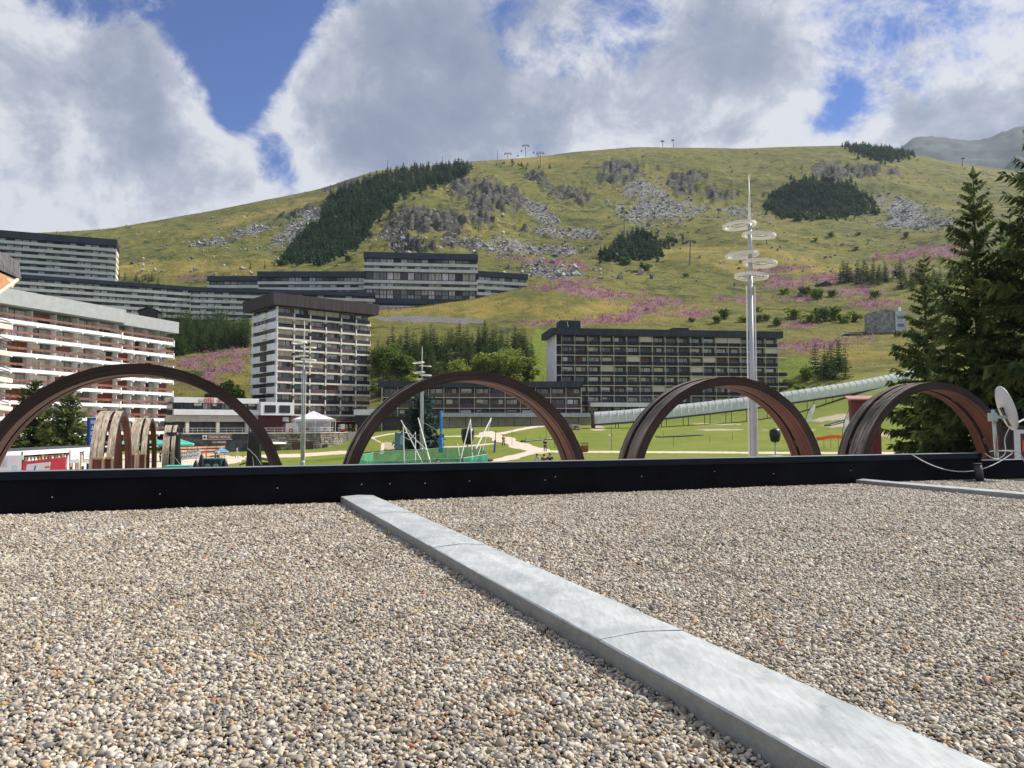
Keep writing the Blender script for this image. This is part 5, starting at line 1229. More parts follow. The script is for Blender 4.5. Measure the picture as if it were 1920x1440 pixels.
# fireweed and long grass: upright tufts
def tufts(name, label, mask, n, size, m, seed, hmul=1.0, dmax=600):
    rg = np.random.default_rng(seed); w = (np.clip(mask, 0, 1) * (DD > 205) * (DD < dmax) * ((CCg > -60) & (CCg < 1990)) * (DD ** 0.6)).ravel(); pick = rg.choice(len(w), n, p=w / w.sum())
    B = V_ALL[pick] + np.stack([rg.uniform(-1, 1, n) * .9, rg.uniform(-1, 1, n) * 2.2, -.15 + 0 * pick], -1)
    dr = np.stack([rg.normal(0, .25, n), rg.normal(0, .25, n), np.ones(n)], -1); dr /= np.linalg.norm(dr, axis=1, keepdims=True)
    sc = (B[:, 1] / 250) ** .5; L_ = rg.uniform(.6, 1.4, n) * size * sc * hmul
    V, T = kites(B, dr, L_, L_ * .28 / hmul, up=rg.normal(size=(n, 3)))
    tag(link(name, npmesh(name, V, T, [m])), label, name.replace('_', ' '), kind='stuff')
fw = mat('fireweed_flowers', (0.44, 0.21, 0.33), .8, var=.2, col2=(0.28, 0.13, 0.18), scale=.4, isl=.35, trans=.4)
gr = mat('long_grass', (0.26, 0.24, 0.075), .8, var=.2, col2=(0.13, 0.155, 0.04), scale=.1, isl=.35, trans=.5)
tufts('fireweed', 'pink fireweed drifts on the lower slopes', np.clip(PINK * np.clip(fbm(PX / 7, PY / 3, 3, 91) * 4 - 1.7, 0, 1), 0, 1), 17000, .7, fw, 3)
tufts('long_grass', 'tufted long grass on the lower slopes', np.clip(fbm(PX / 40, PY / 18, 4, 77) * 2.2 - .7, 0, 1) * (1 - ROCK) * (DD < 470), 30000, .45, gr, 4)
# ------------------------------------------------------------------ covered glass conveyor
def tunnel():
    pts = [(1112, 797, 166), (1170, 793, 167), (1240, 786, 168), (1330, 776, 171), (1420, 765, 174), (1510, 752, 177), (1580, 741, 180), (1640, 730, 183), (1690, 719, 186), (1735, 710, 189)]
    P3 = [P(*p) for p in pts]
    t = thing('conveyor_tunnel', 'long arched glass conveyor tunnel climbing to the right', 'conveyor', P3[0], 0)
    gl = bpy.data.materials.new('tunnel_glazing'); gl.use_nodes = True; b = gl.node_tree.nodes['Principled BSDF']
    b.inputs['Base Color'].default_value = (.88, .93, .92, 1); b.inputs['Roughness'].default_value = .12; b.inputs['Alpha'].default_value = .5; b.inputs['Specular IOR Level'].default_value = .6
    ribm = mat('white_rib', (.72, .78, .78), .5); base = mat('conveyor_base', (.055, .07, .075), .6); belt = mat('conveyor_belt', (.25, .27, .24), .8)
    # resample to equal panels
    S = [0.0]
    for a, c in zip(P3[:-1], P3[1:]): S.append(S[-1] + (c - a).length)
    n = int(S[-1] / 1.75)
    def at(s): return Vector([np.interp(s, S, [p[i] for p in P3]) for i in range(3)])
    up = Vector((0, 0, 1)); w, hs = 1.5, 1.5
    def sec(s):
        d = (at(min(s + .5, S[-1])) - at(max(s - .5, 0))).normalized(); sdv = d.cross(up).normalized(); nn = sdv.cross(d).normalized()
        return at(s) - P3[0], sdv, nn
    prof = [(w, .25), (w, hs)] + [(w * math.cos(a), hs + 1.3 * math.sin(a)) for a in np.linspace(.25, math.pi - .25, 9)] + [(-w, hs), (-w, .25)]
    for k in range(n):
        s0, s1 = S[-1] * k / n, S[-1] * (k + 1) / n; V = []
        for s in (s0 + .05, s1 - .05):
            o_, sx, nn = sec(s); V += [o_ + sx * x + nn * z for x, z in prof]
        m_ = len(prof); link('glazing_panel', MB().add(V, [(i, i + 1, i + 1 + m_, i + m_) for i in range(m_ - 1)]).mesh('glazing_panel', gl, True), t)
        o_, sx, nn = sec(s0); MB().tube([o_ + sx * x * 1.01 + nn * z * 1.01 for x, z in prof], .085, 4).build('rib', ribm, t)
        V = []
        for s in (s0, s1 - .002):
            o_, sx, nn = sec(s); V += [o_ + sx * x + nn * z for x, z in ((1.5, -.15), (1.5, .24), (-1.5, .24), (-1.5, -.15))]
        MB().add(V, [(0, 1, 2, 3), (7, 6, 5, 4), (0, 4, 5, 1), (1, 5, 6, 2), (2, 6, 7, 3), (3, 7, 4, 0)]).build('base_frame', base, t)
        V = []
        for s in (s0, s1):
            o_, sx, nn = sec(s); V += [o_ + sx * x + nn * .3 for x in (.5, -.5)]
        MB().add(V, [(0, 1, 3, 2)]).build('belt', belt, t)
        if k % 3 == 0:
            o_, sx, nn = sec(s0); g = gz((o_ + P3[0]).x, (o_ + P3[0]).y) - P3[0].z
            for s in (-1.2, 1.2): q_ = o_ + sx * s; MB().tube([(q_.x, q_.y, g - .3), (q_.x, q_.y, q_.z)], .08, 5).build('support_leg', base, t)
    o_, sx, nn = sec(0)
    MB().add([o_ + sx * x + nn * z + Vector((0, yy, 0)) for yy in (-.3, .3) for x, z in ((1.7, -.8), (1.7, 2.8), (1.2, 3.1), (-1.2, 3.1), (-1.7, 2.8), (-1.7, -.8))], [(0, 1, 2, 3, 4, 5), (11, 10, 9, 8, 7, 6)] + [(i, i + 6, (i + 1) % 6 + 6, (i + 1) % 6) for i in range(6)]).build('end_portal', frame_d, t)
tunnel()

# ------------------------------------------------------------------ things on the roof edge
galv = mat('galvanised_tube', (.50, .56, .55), .35, .7, var=.08); dishm = mat('dish_paint', (.62, .63, .62), .45, var=.05); plast = mat('black_plastic', (.012, .012, .014), .45)
cablem = mat('white_cable', (.72, .72, .70), .5)
u0 = to_uv(1868, 862, .445)[0]
base = RF(u0, PD + .08, .445)
t = thing('satellite_dish', 'grey satellite dish on a galvanised pole at the right roof edge', 'satellite dish', base)
MB().tube([(0, 0, -.0), (-.05, 0, 1.20)], .045, 12).build('pole', galv, t, smooth=True); MB().box(-.10, -.10, 0, .10, .10, .012).build('foot_plate', galv, t)
# reflector: offset paraboloid bowl opening towards the right
N, M_ = 32, 7; Vd = []
for i in range(M_):
    r = i / (M_ - 1)
    for k in range(N): a = 2 * math.pi * k / N; Vd.append((math.cos(a) * .44 * r, math.sin(a) * .56 * r, .11 * r * r))
nv = len(Vd); Vd += [(x, y, z + .015) for x, y, z in Vd]
Fd = [(i * N + k, i * N + (k + 1) % N, (i + 1) * N + (k + 1) % N, (i + 1) * N + k) for i in range(M_ - 1) for k in range(N)]
Fd += [tuple(nv + j for j in f[::-1]) for f in Fd] + [((M_ - 1) * N + k, (M_ - 1) * N + (k + 1) % N, nv + (M_ - 1) * N + (k + 1) % N, nv + (M_ - 1) * N + k) for k in range(N)]
d_ = MB().add(Vd, Fd).build('reflector', dishm, t, smooth=True)
zax = Vector((.97, -.16, .30)).normalized(); yax = Vector((-.22, -.05, 1)); yax = (yax - zax * yax.dot(zax)).normalized(); xax = yax.cross(zax)
d_.matrix_local = Matrix.Translation((.19, .06, 1.20)) @ Matrix((xax, yax, zax)).transposed().to_4x4()
MB().box(-.09, -.10, .98, .22, -.02, 1.06).build('mount_bracket', galv, t); MB().box(-.14, -.12, .92, -.02, .08, 1.12).build('pole_clamp', galv, t); MB().add([(.12, -.06, 1.24), (.26, -.06, 1.28), (.40, -.02, .86), (.36, -.02, .80)] + [(.12, .04, 1.24), (.26, .04, 1.28), (.40, .08, .86), (.36, .08, .80)], [(0, 1, 2, 3), (7, 6, 5, 4), (0, 4, 5, 1), (1, 5, 6, 2), (2, 6, 7, 3), (3, 7, 4, 0)]).build('back_support', plast, t)
MB().tube([(.38, .02, .82), (.75, .3, .90), (1.15, .6, 1.0)], .022, 6).build('feed_arm', dishm, t); MB().lathe([(.03, -.05), (.05, 0), (.05, .12), (.03, .16)], 10, (1.17, .62, .98)).build('feed_head', dishm, t, smooth=True)
def sag(a, b, s, n=14): a, b = Vector(a), Vector(b); return [a.lerp(b, k / n) - Vector((0, 0, s * 4 * (k / n) * (1 - k / n))) for k in range(n + 1)]
c1 = MB(); ua_, ub_ = to_uv(1690, 851, .62)[0], to_uv(1832, 846, .62)[0]
Acb, Bcb = RF(ua_, PD - .07, .60), RF(ub_, PD - .07, .60)
mid_ = [RF(ua_, PD + .1, .635), Acb] + sag(Acb, Bcb, .40)[1:-1] + [Bcb, RF(ub_, PD - .05, .64)]
c1.tube(mid_, .011, 6).build('cable', cablem); o = bpy.data.objects['cable']; tag(o, 'thin cable sagging in a loop across the black parapet', 'cable')
c2 = [RF(ub_ + .06, PD - .05, .64), RF(ub_ - .3, PD + .1, .66), RF(ub_ - .42, PD + .18, .64), RF(ub_ - .1, PD + .12, .66), RF(ub_ + .22, PD - .03, .645), RF(ub_ + .30, PD - .1, .50), RF(ub_ + .36, PD - .14, .30)]
def spline(pts, n=6):
    out = []
    for i in range(len(pts) - 1):
        p0, p1, p2, p3 = pts[max(i - 1, 0)], pts[i], pts[i + 1], pts[min(i + 2, len(pts) - 1)]
        for k in range(n):
            s = k / n; out.append(.5 * ((2 * p1) + (p2 - p0) * s + (2 * p0 - 5 * p1 + 4 * p2 - p3) * s * s + (3 * p1 - p0 - 3 * p2 + p3) * s ** 3))
    return out + [pts[-1]]
o = MB().tube(spline(c2), .013, 6).build('cable', cablem); tag(o, 'white cable looped on the parapet end and dropping to the black outlet', 'cable')
c3 = [RF(u0 - .42, PD + .05, .60), RF(u0 - .25, PD + .02, .50), RF(u0, PD + .03, .475), RF(u0 + .22, PD + .02, .62), RF(u0 + .33, PD + .1, .95), base + Vector((.36, .0, .82))]
o = MB().tube(spline(c3), .012, 6).build('cable', cablem); tag(o, 'white cable curling from the pole foot up to the dish', 'cable')
uo = to_uv(1838, 904, .0); ob = RF(uo[0], min(uo[1], PD - .35), 0)
t = thing('roof_outlet', 'black pipe outlet standing on a round mat in the gravel', 'roof outlet', ob)
MB().lathe([(.02, .03), (.42, .022), (.44, .012), (.44, .0)], 24).build('mat', plast, t); MB().tube([(0, 0, .02), (-.04, .02, .40)], [.085, .085], 12).build('pipe', mat('dark_grey_plastic', (.05, .05, .055), .4), t, smooth=True); MB().lathe([(.10, 0), (.10, .03), (.06, .04)], 12, (-.04, .02, .385)).build('cap', plast, t)
# framed poster on the neighbouring wall
pb = P(1912, 866, 26); t = thing('poster_frame', 'white framed poster board at the right picture edge', 'poster board', pb, R(12))
box('frame', mat('pale_frame', (.55, .58, .60), .4), -.12, 0, 0, .06, .08, .95, t); box('frame', mat('pale_frame', (.55, .58, .60), .4), -.12, 0, .95, 1.2, .08, 1.08, t); box('frame', mat('pale_frame', (.55, .58, .60), .4), 1.05, 0, 0, 1.2, .08, .948, t)
box('poster', mat('dark_poster', (.05, .02, .02), .5), .065, .03, 0, 1.045, .06, .945, t); box('picture_patch', mat('red_poster_patch', (.55, .06, .07), .5), .15, .022, .35, .8, .028, .72, t)
box('leg', plast, -.1, .02, -5, 0.0, .06, -.005, t); box('leg', plast, 1.06, .02, -5, 1.16, .06, -.005, t)
wb = P(1900, 860, 27.5); t = thing('dark_shed', 'dark boarded shed behind the satellite dish', 'shed', wb, R(19))
for k in range(8): box('wall_board', mat('near_black_board', (.022, .019, .020), .7, var=.3), k * .5, 0, -5, k * .5 + .485, .1, 1.05, t)
box('back_wall', mat('near_black_board', (.022, .019, .020), .7), 0, .105, -5, 4, .5, 1.0, t); box('roof_edge', mat('near_black_board', (.022, .019, .020), .7), -.05, -.1, 1.06, 4.1, .6, 1.14, t)

# ------------------------------------------------------------------ people
def person(label, loc, shirt, legs, face=0.0, pose='stand', group=None, hair=(.03, .02, .015), h=1.72, arms=0.0):
    t = thing('person', label, 'person', loc, face, group); s = h / 1.72; t.scale = (s, s, s)
    sk = mat('skin_tone', (.55, .36, .27), .6)
    sit = pose == 'sit'; hz = .52 if sit else .94
    def skin(name, V, E, Rr, m, lev=2):
        me = bpy.data.meshes.new(name); me.from_pydata(V, E, []); me.materials.append(m); o = link(name, me, t)
        md = o.modifiers.new('skin', 'SKIN'); md.use_smooth_shade = True
        for v, r in zip(me.skin_vertices[0].data, Rr): v.radius = r if isinstance(r, tuple) else (r, r)
        me.skin_vertices[0].data[0].use_root = True
        o.modifiers.new('sub', 'SUBSURF').levels = lev; o.modifiers['sub'].render_levels = lev
        dg = bpy.context.evaluated_depsgraph_get(); m2 = bpy.data.meshes.new_from_object(o.evaluated_get(dg)); o.modifiers.clear(); o.data = m2; return o
    st = .16 if pose == 'walk' else .0
    if sit: leg = lambda x: [(x, -.38, .50), (x, -.42, .08), (x, -.55, .05)]
    else: leg = lambda x: [(x, (-st if x > 0 else st) * .5 - .02, .50), (x, (-st if x > 0 else st * 1.3), .09), (x, (-st if x > 0 else st * 1.3) - .13, .05)]
    tz = hz + .5
    V = [(0, 0, hz), (0, 0, hz + .28), (0, 0, tz), (0, -.01, tz + .10), (0, -.02, tz + .18), (0, -.02, tz + .30)]; E = [(0, 1), (1, 2), (2, 3), (3, 4), (4, 5)]
    Rr = [(.15, .10), (.13, .09), (.16, .09), .05, (.085, .095), (.075, .09)]
    for sx in (-1, 1):
        b = len(V); V += [(sx * .19, 0, tz - .02), (sx * (.24 + arms * .1), -.02 - arms * .05, tz - .28), (sx * (.22 + arms * .06), -.10 - arms * .2, tz - .50 + arms * .2), (sx * .22, -.14 - arms * .25, tz - .62 + arms * .25)]; E += [(2, b), (b, b + 1), (b + 1, b + 2), (b + 2, b + 3)]; Rr += [.058, .042, .034, (.03, .045)]
        b = len(V); V += [(sx * .10, 0, hz - .04)] + leg(sx * .10); E += [(0, b), (b, b + 1), (b + 1, b + 2), (b + 2, b + 3)]; Rr += [.085, .058, .042, (.04, .045)]
    skin('body', V, E, Rr, sk)
    cl = mat('cloth_%d_%d_%d' % tuple(int(c * 99) for c in shirt), shirt, .85); cp = mat('cloth_%d_%d_%d' % tuple(int(c * 99) for c in legs), legs, .85)
    V = [(0, 0, hz + .06), (0, 0, hz + .3), (0, 0, tz + .03)]; E = [(0, 1), (1, 2)]; Rr = [(.175, .125), (.165, .12), (.17, .10)]
    for sx in (-1, 1): b = len(V); V += [(sx * .20, 0, tz - .03), (sx * (.245 + arms * .1), -.02 - arms * .05, tz - .28)]; E += [(2, b), (b, b + 1)]; Rr += [.075, .06]
    skin('shirt', V, E, Rr, cl)
    V = [(0, 0, hz + .05)]; E = []; Rr = [(.17, .12)]
    for sx in (-1, 1): b = len(V); q_ = leg(sx * .10); V += [(sx * .10, 0, hz - .05), q_[0], q_[1]]; E += [(0, b), (b, b + 1), (b + 1, b + 2)]; Rr += [.10, .075, .062]
    skin('trousers', V, E, Rr, cp)
    MB().lathe([(.02, .315), (.07, .30), (.098, .24), (.10, .17), (.085, .13)], 12, (0, .012, tz)).build('hair', mat('hair_dark', hair, .7), t, smooth=True)
    return t
NAVY = (.02, .03, .09); BLK = (.015, .015, .018); WHT = (.7, .72, .75); RED = (.12, .02, .05)
person('person in black walking away along the path beyond the parapet', ground(1022, 101), BLK, NAVY, R(190), 'walk')
person('person in a white shirt low behind the parapet near the path', ground(1007, 74), WHT, NAVY, R(150))
person('person in a dark red top in the small group by the path', ground(1020, 73), RED, BLK, R(200), arms=.6)
person('person in navy in the small group by the path', ground(1031, 73.6), NAVY, BLK, R(160), arms=.5)
person('dark-haired person whose head shows in the trampoline enclosure', ground(821, 74), BLK, BLK, R(180), h=1.66)
person('person in dark shorts walking past the terrace fence', ground(411, 112) , (.6, .55, .5), BLK, R(90), 'walk')
person('person in black standing among the lower terrace tables', ground(303, 108), BLK, NAVY, R(140))
person('person in white seated side of the lower terrace near the parasols', ground(318, 111), WHT, (.2, .2, .25), R(200))
person('person in blue crossing the sandy terrace below the wall', ground(446, 120), (.1, .2, .5), (.5, .45, .38), R(80), 'walk')
person('person in red on the lawn path near the fork', ground(944, 118), (.5, .06, .05), NAVY, R(30), 'walk')
person('person in white on the narrow lawn path', ground(884, 128), WHT, BLK, R(270), 'walk')
person('person in dark red walking on the cafe terrace', (XD(636, 168), 168, ztop + .13), RED, WHT, R(200), 'walk')
person('person in black at the cafe terrace tables', (XD(657, 171), 171, ztop + .13), BLK, BLK, R(150))
person('person in green standing on the cafe terrace', (XD(650, 172), 172, ztop + .13), (.08, .16, .06), (.3, .28, .22), R(180))
person('person in pale trousers at the end of the cafe terrace', (XD(668, 170), 170, ztop + .13), (.25, .18, .14), (.65, .6, .5), R(170))

# ------------------------------------------------------------------ on the green
steel = mat('trampoline_pole', (.66, .67, .64), .4, .3); net = mat('green_net', (.02, .42, .27), .8, var=.2, alpha=.62); bluep = mat('blue_pad', (.02, .19, .62), .6)
def bungee(px0, d0, label):
    c = ground(px0, d0); t = thing('bungee_trampoline', label, 'trampoline', c, 0, 'bungee trampolines on the green'); return t, c
t, c = bungee(755, 82, 'bungee trampoline with leaning poles near the dark spruce')
def rel(px, py, d): p = P(px, py, d); return (p.x - c.x, p.y - c.y, p.z - c.z)
for a, b, r in (((752, 788, 84), (794, 872, 80), .07), ((784, 784, 86), (808, 872, 80), .08), ((756, 800, 80), (758, 874, 79), .07), ((779, 810, 85), (779, 874, 83), .06), ((767, 812, 82), (802, 846, 80), .05)): MB().tube([rel(*a), rel(*b)], [r * .8, r], 8).build('pole', steel, t)
for a, b in (((784, 786, 86), (828, 812, 84)), ((752, 790, 84), (783, 830, 82)), ((754, 818, 80), (768, 825, 82)), ((768, 825, 82), (779, 812, 85))): MB().tube([rel(*a), rel(*b)], .025, 5).build('rope', steel, t)
MB().lathe([(1.9, .75), (2.0, .8), (2.0, .9), (1.85, .92)], 20).build('jump_bed', plast, t)
t, c = bungee(890, 82, 'bungee trampoline with crossed poles beside the black covered pod')
for a, b, r in (((882, 786, 84), (862, 868, 80), .07), ((882, 786, 84), (886, 866, 82), .07), ((921, 784, 90), (892, 842, 82), .09), ((902, 836, 84), (892, 866, 82), .05), ((858, 832, 84), (862, 855, 82), .04)): MB().tube([rel(*a), rel(*b)], [r * .8, r], 8).build('pole', steel, t)
MB().lathe([(1.9, .75), (2.0, .8), (2.0, .9), (1.85, .92)], 20).build('jump_bed', plast, t)
for a, b in (((882, 788, 84), (868, 840, 84)), ((921, 786, 90), (905, 845, 84))): MB().tube([rel(*a), rel(*b)], .025, 5).build('rope', steel, t)
# net enclosure
cn = ground(770, 78); t = thing('net_fence', 'green mesh enclosure round the trampolines', 'net fence', cn)
loop = [(650, 84), (690, 78), (760, 76), (820, 76), (870, 76), (914, 80), (905, 92), (840, 95), (760, 95), (700, 93)]
LP = [ground(*q_) for q_ in loop]
for i in range(len(LP)):
    a, b = LP[i] - cn, LP[(i + 1) % len(LP)] - cn
    MB().add([a, b, b + Vector((0, 0, 1.55)), a + Vector((0, 0, 1.55))], [(0, 1, 2, 3)]).build('net_panel', net, t)
    MB().tube([a, a + Vector((0, 0, 1.62))], .035, 5).build('fence_post', steel, t); MB().tube([a + Vector((0, 0, 1.56)), b + Vector((0, 0, 1.56))], .02, 4).build('top_rope', steel, t)
p = ground(827, 112); t = thing('padded_post', 'tall blue lift post with thick blue padding at its foot', 'post', p)
MB().lathe([(.33, 0), (.35, .1), (.35, 2.0), (.30, 2.1)], 14).build('foot_pad', bluep, t, smooth=True); MB().lathe([(.17, 2.1), (.19, 2.2), (.19, 6.0), (.13, 6.1)], 12).build('post_sleeve', bluep, t, smooth=True)
p = ground(877, 100); t = thing('covered_pod', 'black covered pod on a post behind the crossed poles', 'pod', p)
MB().lathe([(.25, 1.55), (.55, 1.6), (.78, 2.3), (.86, 3.0), (.82, 3.5), (.45, 3.62), (.05, 3.6)], 16).build('cover', tarp, t, smooth=True); MB().tube([(0, 0, 0), (0, 0, 1.6)], .09, 8).build('post', steel, t)
p = ground(927, 105); t = thing('padded_post', 'thin leaning blue post at the junction of the paths', 'post', p); MB().tube([(0, 0, 0), (.12, 0, 1.7)], .13, 8).build('pad', mat('violet_blue_pad', (.08, .08, .42), .6), t); MB().tube([(.12, 0, 1.7), (.22, 0, 3.0)], .05, 6).build('pole', plast, t)
p = ground(753, 118); t = thing('info_board', 'blue information board standing before the spruce', 'board', p, R(10))
box('panel', mat('board_blue', (.10, .22, .30), .5), -1.0, -.04, .5, .5, .04, 3.0, t); box('picture_panel', mat('board_pale', (.3, .42, .55), .5), -.2, -.06, 1.2, .45, -.042, 2.6, t)
for x in (-.95, .4): box('post', plast, x, .045, 0, x + .08, .12, 3.1, t)
p = ground(1095, 101); t = thing('waste_bin', 'brown timber-clad waste bin beside the path', 'bin', p, R(8))
bw_ = mat('bin_timber', (.22, .075, .04), .7); 
for k in range(6): box('slat', bw_, -.45 + k * .152, -.42, .05, -.45 + k * .152 + .14, -.36, .85, t)
for k in range(6): box('slat', bw_, .38, -.40 + k * .14, .05, .44, -.40 + k * .14 + .13, .85, t)
box('body', plast, -.44, -.355, .02, .37, .42, .83, t); box('lid', plast, -.48, -.45, 1.12, .46, .46, 1.2, t)
for x in (-.42, -.15, .12, .36): box('lid_post', plast, x, -.40, .852, x + .06, -.34, 1.118, t)
p = ground(1142, 108); t = thing('lamp_post', 'short pale path light beside a thin dark pole', 'path light', p); MB().tube([(0, 0, 0), (0, 0, 1.6)], .05, 8).build('post', steel, t); MB().lathe([(.10, 1.6), (.14, 1.7), (.14, 1.85), (.05, 1.95)], 10).build('lamp_head', white_r, t)
for px, d, hh, lab in ((1146, 104, 3.4, 'thin dark pole beside the short path light'), (1039, 110, 1.9, 'thin dark stake beside the second arch foot'), (960, 120, 2.6, 'thin dark pole on the lawn left of the path fork'), (1024, 130, 2.2, 'thin dark stake left of the tunnel entrance')):
    p = ground(px, d); o = MB().tube([(0, 0, -.2), (0, 0, hh)], [.035, .025], 6).build('marker_pole', plast, None, p); tag(o, lab, 'pole')
for (px, d, py0, py1, lean, lab) in ((1508, 118, 792, 757, .9, 'white feather flag leaning right beyond the third arch'), (1578, 104, 806, 766, .55, 'white feather flag left of the red cabin')):
    p = ground(px, d); t = thing('feather_flag', lab, 'flag', p); h = (815 - py1) / F * d
    zt = CZ + float(zr(py1, d)) - p.z; zb_ = CZ + float(zr(py0, d)) - p.z
    MB().tube([(0, 0, 0), (.05, 0, zb_), (.4, 0, (zb_ + zt) / 2), (lean + .5, 0, zt)], .035, 6).build('pole', plast, t)
    pl = [(.05, zb_), (.75, zb_ + .1), (1.0 + lean * .5, (zb_ + zt) / 2 + .2), (lean + .9, zt - .25), (lean + .5, zt), (lean * .55 + .25, (zb_ + zt) / 2 + .35)]
    MB().prism(pl, -.015, .015).build('banner', mat('white_flag_cloth', (.85, .84, .90), .8, trans=.5), t)
p = ground(1452, 92); t = thing('round_lamp', 'dark round sign on a grey post half hidden by the third arch', 'sign', p)
MB().tube([(0, 0, 0), (0, 0, 1.7)], .09, 8).build('post', mast_m, t); MB().lathe([(.1, 1.6), (.5, 1.75), (.66, 2.5), (.6, 3.1), (.2, 3.3)], 14).build('head', tarp, t, smooth=True); MB().lathe([(.9, 0), (.9, .05), (.3, .1)], 14).build('foot', mast_m, t)
# log pile and mats on the lawn
p = ground(1078, 158); t = thing('log_pile', 'pile of pale logs left of the tunnel entrance', 'log pile', p, R(4)); lg = random.Random(2)
lm = mat('pale_log', (.55, .47, .36), .8, var=.2, objr=.25); lme = MB().lathe([(.19, -1), (.2, -.97), (.2, .97), (.19, 1)], 10).mesh('log', lm, True)
for r_ in range(3):
    for k in range(6 - r_):
        o = link('log', lme, t, (-1.2 + k * .42 + r_ * .21 + lg.uniform(-.04, .04), lg.uniform(-.3, .3), .2 + r_ * .36), lg.uniform(-.2, .2)); o.rotation_euler = (math.pi / 2, 0, lg.uniform(-.1, .1)); o.scale = (1, 1, .8)
for (a_, b_, d_, lab) in ((985, 1036, 128, 'long black rubber mat on the lawn beside the path'), (1236, 1318, 132, 'thin dark mat on the lawn below the tunnel'), (1556, 1600, 140, 'short dark mat on the lawn below the feather flags')):
    A_, B_ = ground(a_, d_), ground(b_, d_ + 4); t = thing('rubber_mat', lab, 'mat', A_, math.atan2(B_.y - A_.y, B_.x - A_.x)); Lm = (B_ - A_).length; dz = (B_.z - A_.z)
    MB().add([(0, 0, .1), (Lm, 0, .1 + dz), (Lm, 1.3, .2 + dz), (0, 1.3, .2), (0, 0, -.3), (Lm, 0, -.3 + dz), (Lm, 1.3, -.2 + dz), (0, 1.3, -.2)], [(0, 1, 2, 3), (7, 6, 5, 4), (0, 4, 5, 1), (1, 5, 6, 2), (2, 6, 7, 3), (3, 7, 4, 0)]).build('sheet', plast, t); MB().tube([(0, 0, .16), (Lm, 0, .16 + dz)], .06, 5).build('edge_rope', plast, t)
for k, (px, d) in enumerate(((1262, 112), (1330, 118), (1243, 130), (1372, 124), (1470, 126), (985, 122), (1012, 126))):
    p = ground(px, d); o = MB().tube([(0, 0, -.2), (0, 0, 1.3)], [.03, .022], 6).build('marker_pole', plast, None, p); tag(o, ORD[k] + ' of the short lawn stakes counted from the third arch', 'pole', 'short stakes on the lawn')
# orange netting
a = P(1540, 824, 98); b = P(1582, 822, 98); t = thing('safety_net', 'orange safety netting strip on thin stakes', 'barrier', ground(1560, 98)); o0 = t.location
orange = mat('orange_net', (.85, .12, .03), .7)
pts = [P(px, py, 98) for px, py in ((1532, 826), (1545, 824.5), (1558, 822), (1572, 822.5), (1590, 823.5))]
for q0, q1 in zip(pts[:-1], pts[1:]):
    A_ = q0 - o0; B_ = q1 - o0; MB().add([A_, B_, B_ + Vector((0, 0, .42)), A_ + Vector((0, 0, .42)), A_ + Vector((0, .03, 0)), B_ + Vector((0, .03, 0)), B_ + Vector((0, .03, .42)), A_ + Vector((0, .03, .42))], [(0, 1, 2, 3), (7, 6, 5, 4), (3, 2, 6, 7), (0, 4, 5, 1)]).build('net_strip', orange, t)
    MB().tube([A_ + Vector((0, .05, -1.2)), A_ + Vector((0, .05, .5))], .025, 5).build('stake', plast, t)
# red cabin
p = P(1603, 786, 62); zb_ = gz(p.x, p.y); t = thing('red_cabin', 'dark red timber cabin partly hidden by the rightmost arch', 'cabin', (p.x, p.y, zb_), R(-18))
rc = mat('red_boards', (.19, .045, .04), .7, var=.25, scale=2, stretch=(5, 5, .2)); hh = CZ + float(zr(751, 62)) - zb_
MB().add([(0, 0, 0), (1.9, 0, 0), (1.9, 2.4, 0), (0, 2.4, 0), (-.25, 0, hh), (1.9, 0, hh), (1.9, 2.4, hh + .3), (-.25, 2.4, hh + .3)], [(3, 2, 1, 0), (4, 5, 6, 7), (0, 1, 5, 4), (1, 2, 6, 5), (2, 3, 7, 6), (3, 0, 4, 7)]).build('wall', rc, t)
MB().add([(-.5, -.3, hh + .02), (2.2, -.3, hh + .02), (2.2, 2.7, hh + .36), (-.5, 2.7, hh + .36), (-.5, -.3, hh + .14), (2.2, -.3, hh + .14), (2.2, 2.7, hh + .48), (-.5, 2.7, hh + .48)], [(3, 2, 1, 0), (4, 5, 6, 7), (0, 1, 5, 4), (1, 2, 6, 5), (2, 3, 7, 6), (3, 0, 4, 7)]).build('roof', mat('pink_red_roof', (.50, .24, .22), .5), t)
box('door', mat('dark_red_door', (.08, .02, .02), .6), 1.0, -.03, .1, 1.9, .03, 2.2, t)

# ------------------------------------------------------------------ hotel terrace: tent and cafe
p = Vector((XD(588, 160), 160, ztop + .13)); t = thing('party_tent', 'white pavilion tent on the stone terrace', 'tent', p, R(20)); w, hh = 4.0, 2.7
tw = mat('white_tent_cloth', (.80, .80, .82), .8, trans=.2); tb = mat('pale_blue_tent_cloth', (.45, .62, .78), .8, trans=.2)
corner = [(-w, -w), (w, -w), (w, w), (-w, w)]
for k in range(4):
    a, b = corner[k], corner[(k + 1) % 4]
    MB().add([(a[0], a[1], hh), (b[0], b[1], hh), (b[0] * .4, b[1] * .4, hh + .95), (a[0] * .4, a[1] * .4, hh + .95), (0, 0, hh + 1.75)], [(0, 1, 2, 3), (3, 2, 4)]).build('roof_panel', tb if k == 1 else tw, t)
    MB().add([(a[0], a[1], hh - .45), (b[0], b[1], hh - .45), (b[0], b[1], hh), (a[0], a[1], hh)], [(0, 1, 2, 3)]).build('valance', tb if k == 1 else tw, t)
    MB().tube([(a[0], a[1], 0), (a[0], a[1], hh)], .09, 8).build('pole', steel, t); m_ = ((a[0] + b[0]) / 2, (a[1] + b[1]) / 2); MB().tube([(*m_, 0), (*m_, hh)], .06, 6).build('pole', steel, t)
MB().add([(-w, w - .1, 0), (w, w - .1, 0), (w, w - .1, hh - .45), (-w, w - .1, hh - .45)], [(0, 1, 2, 3)]).build('back_wall', tw, t)
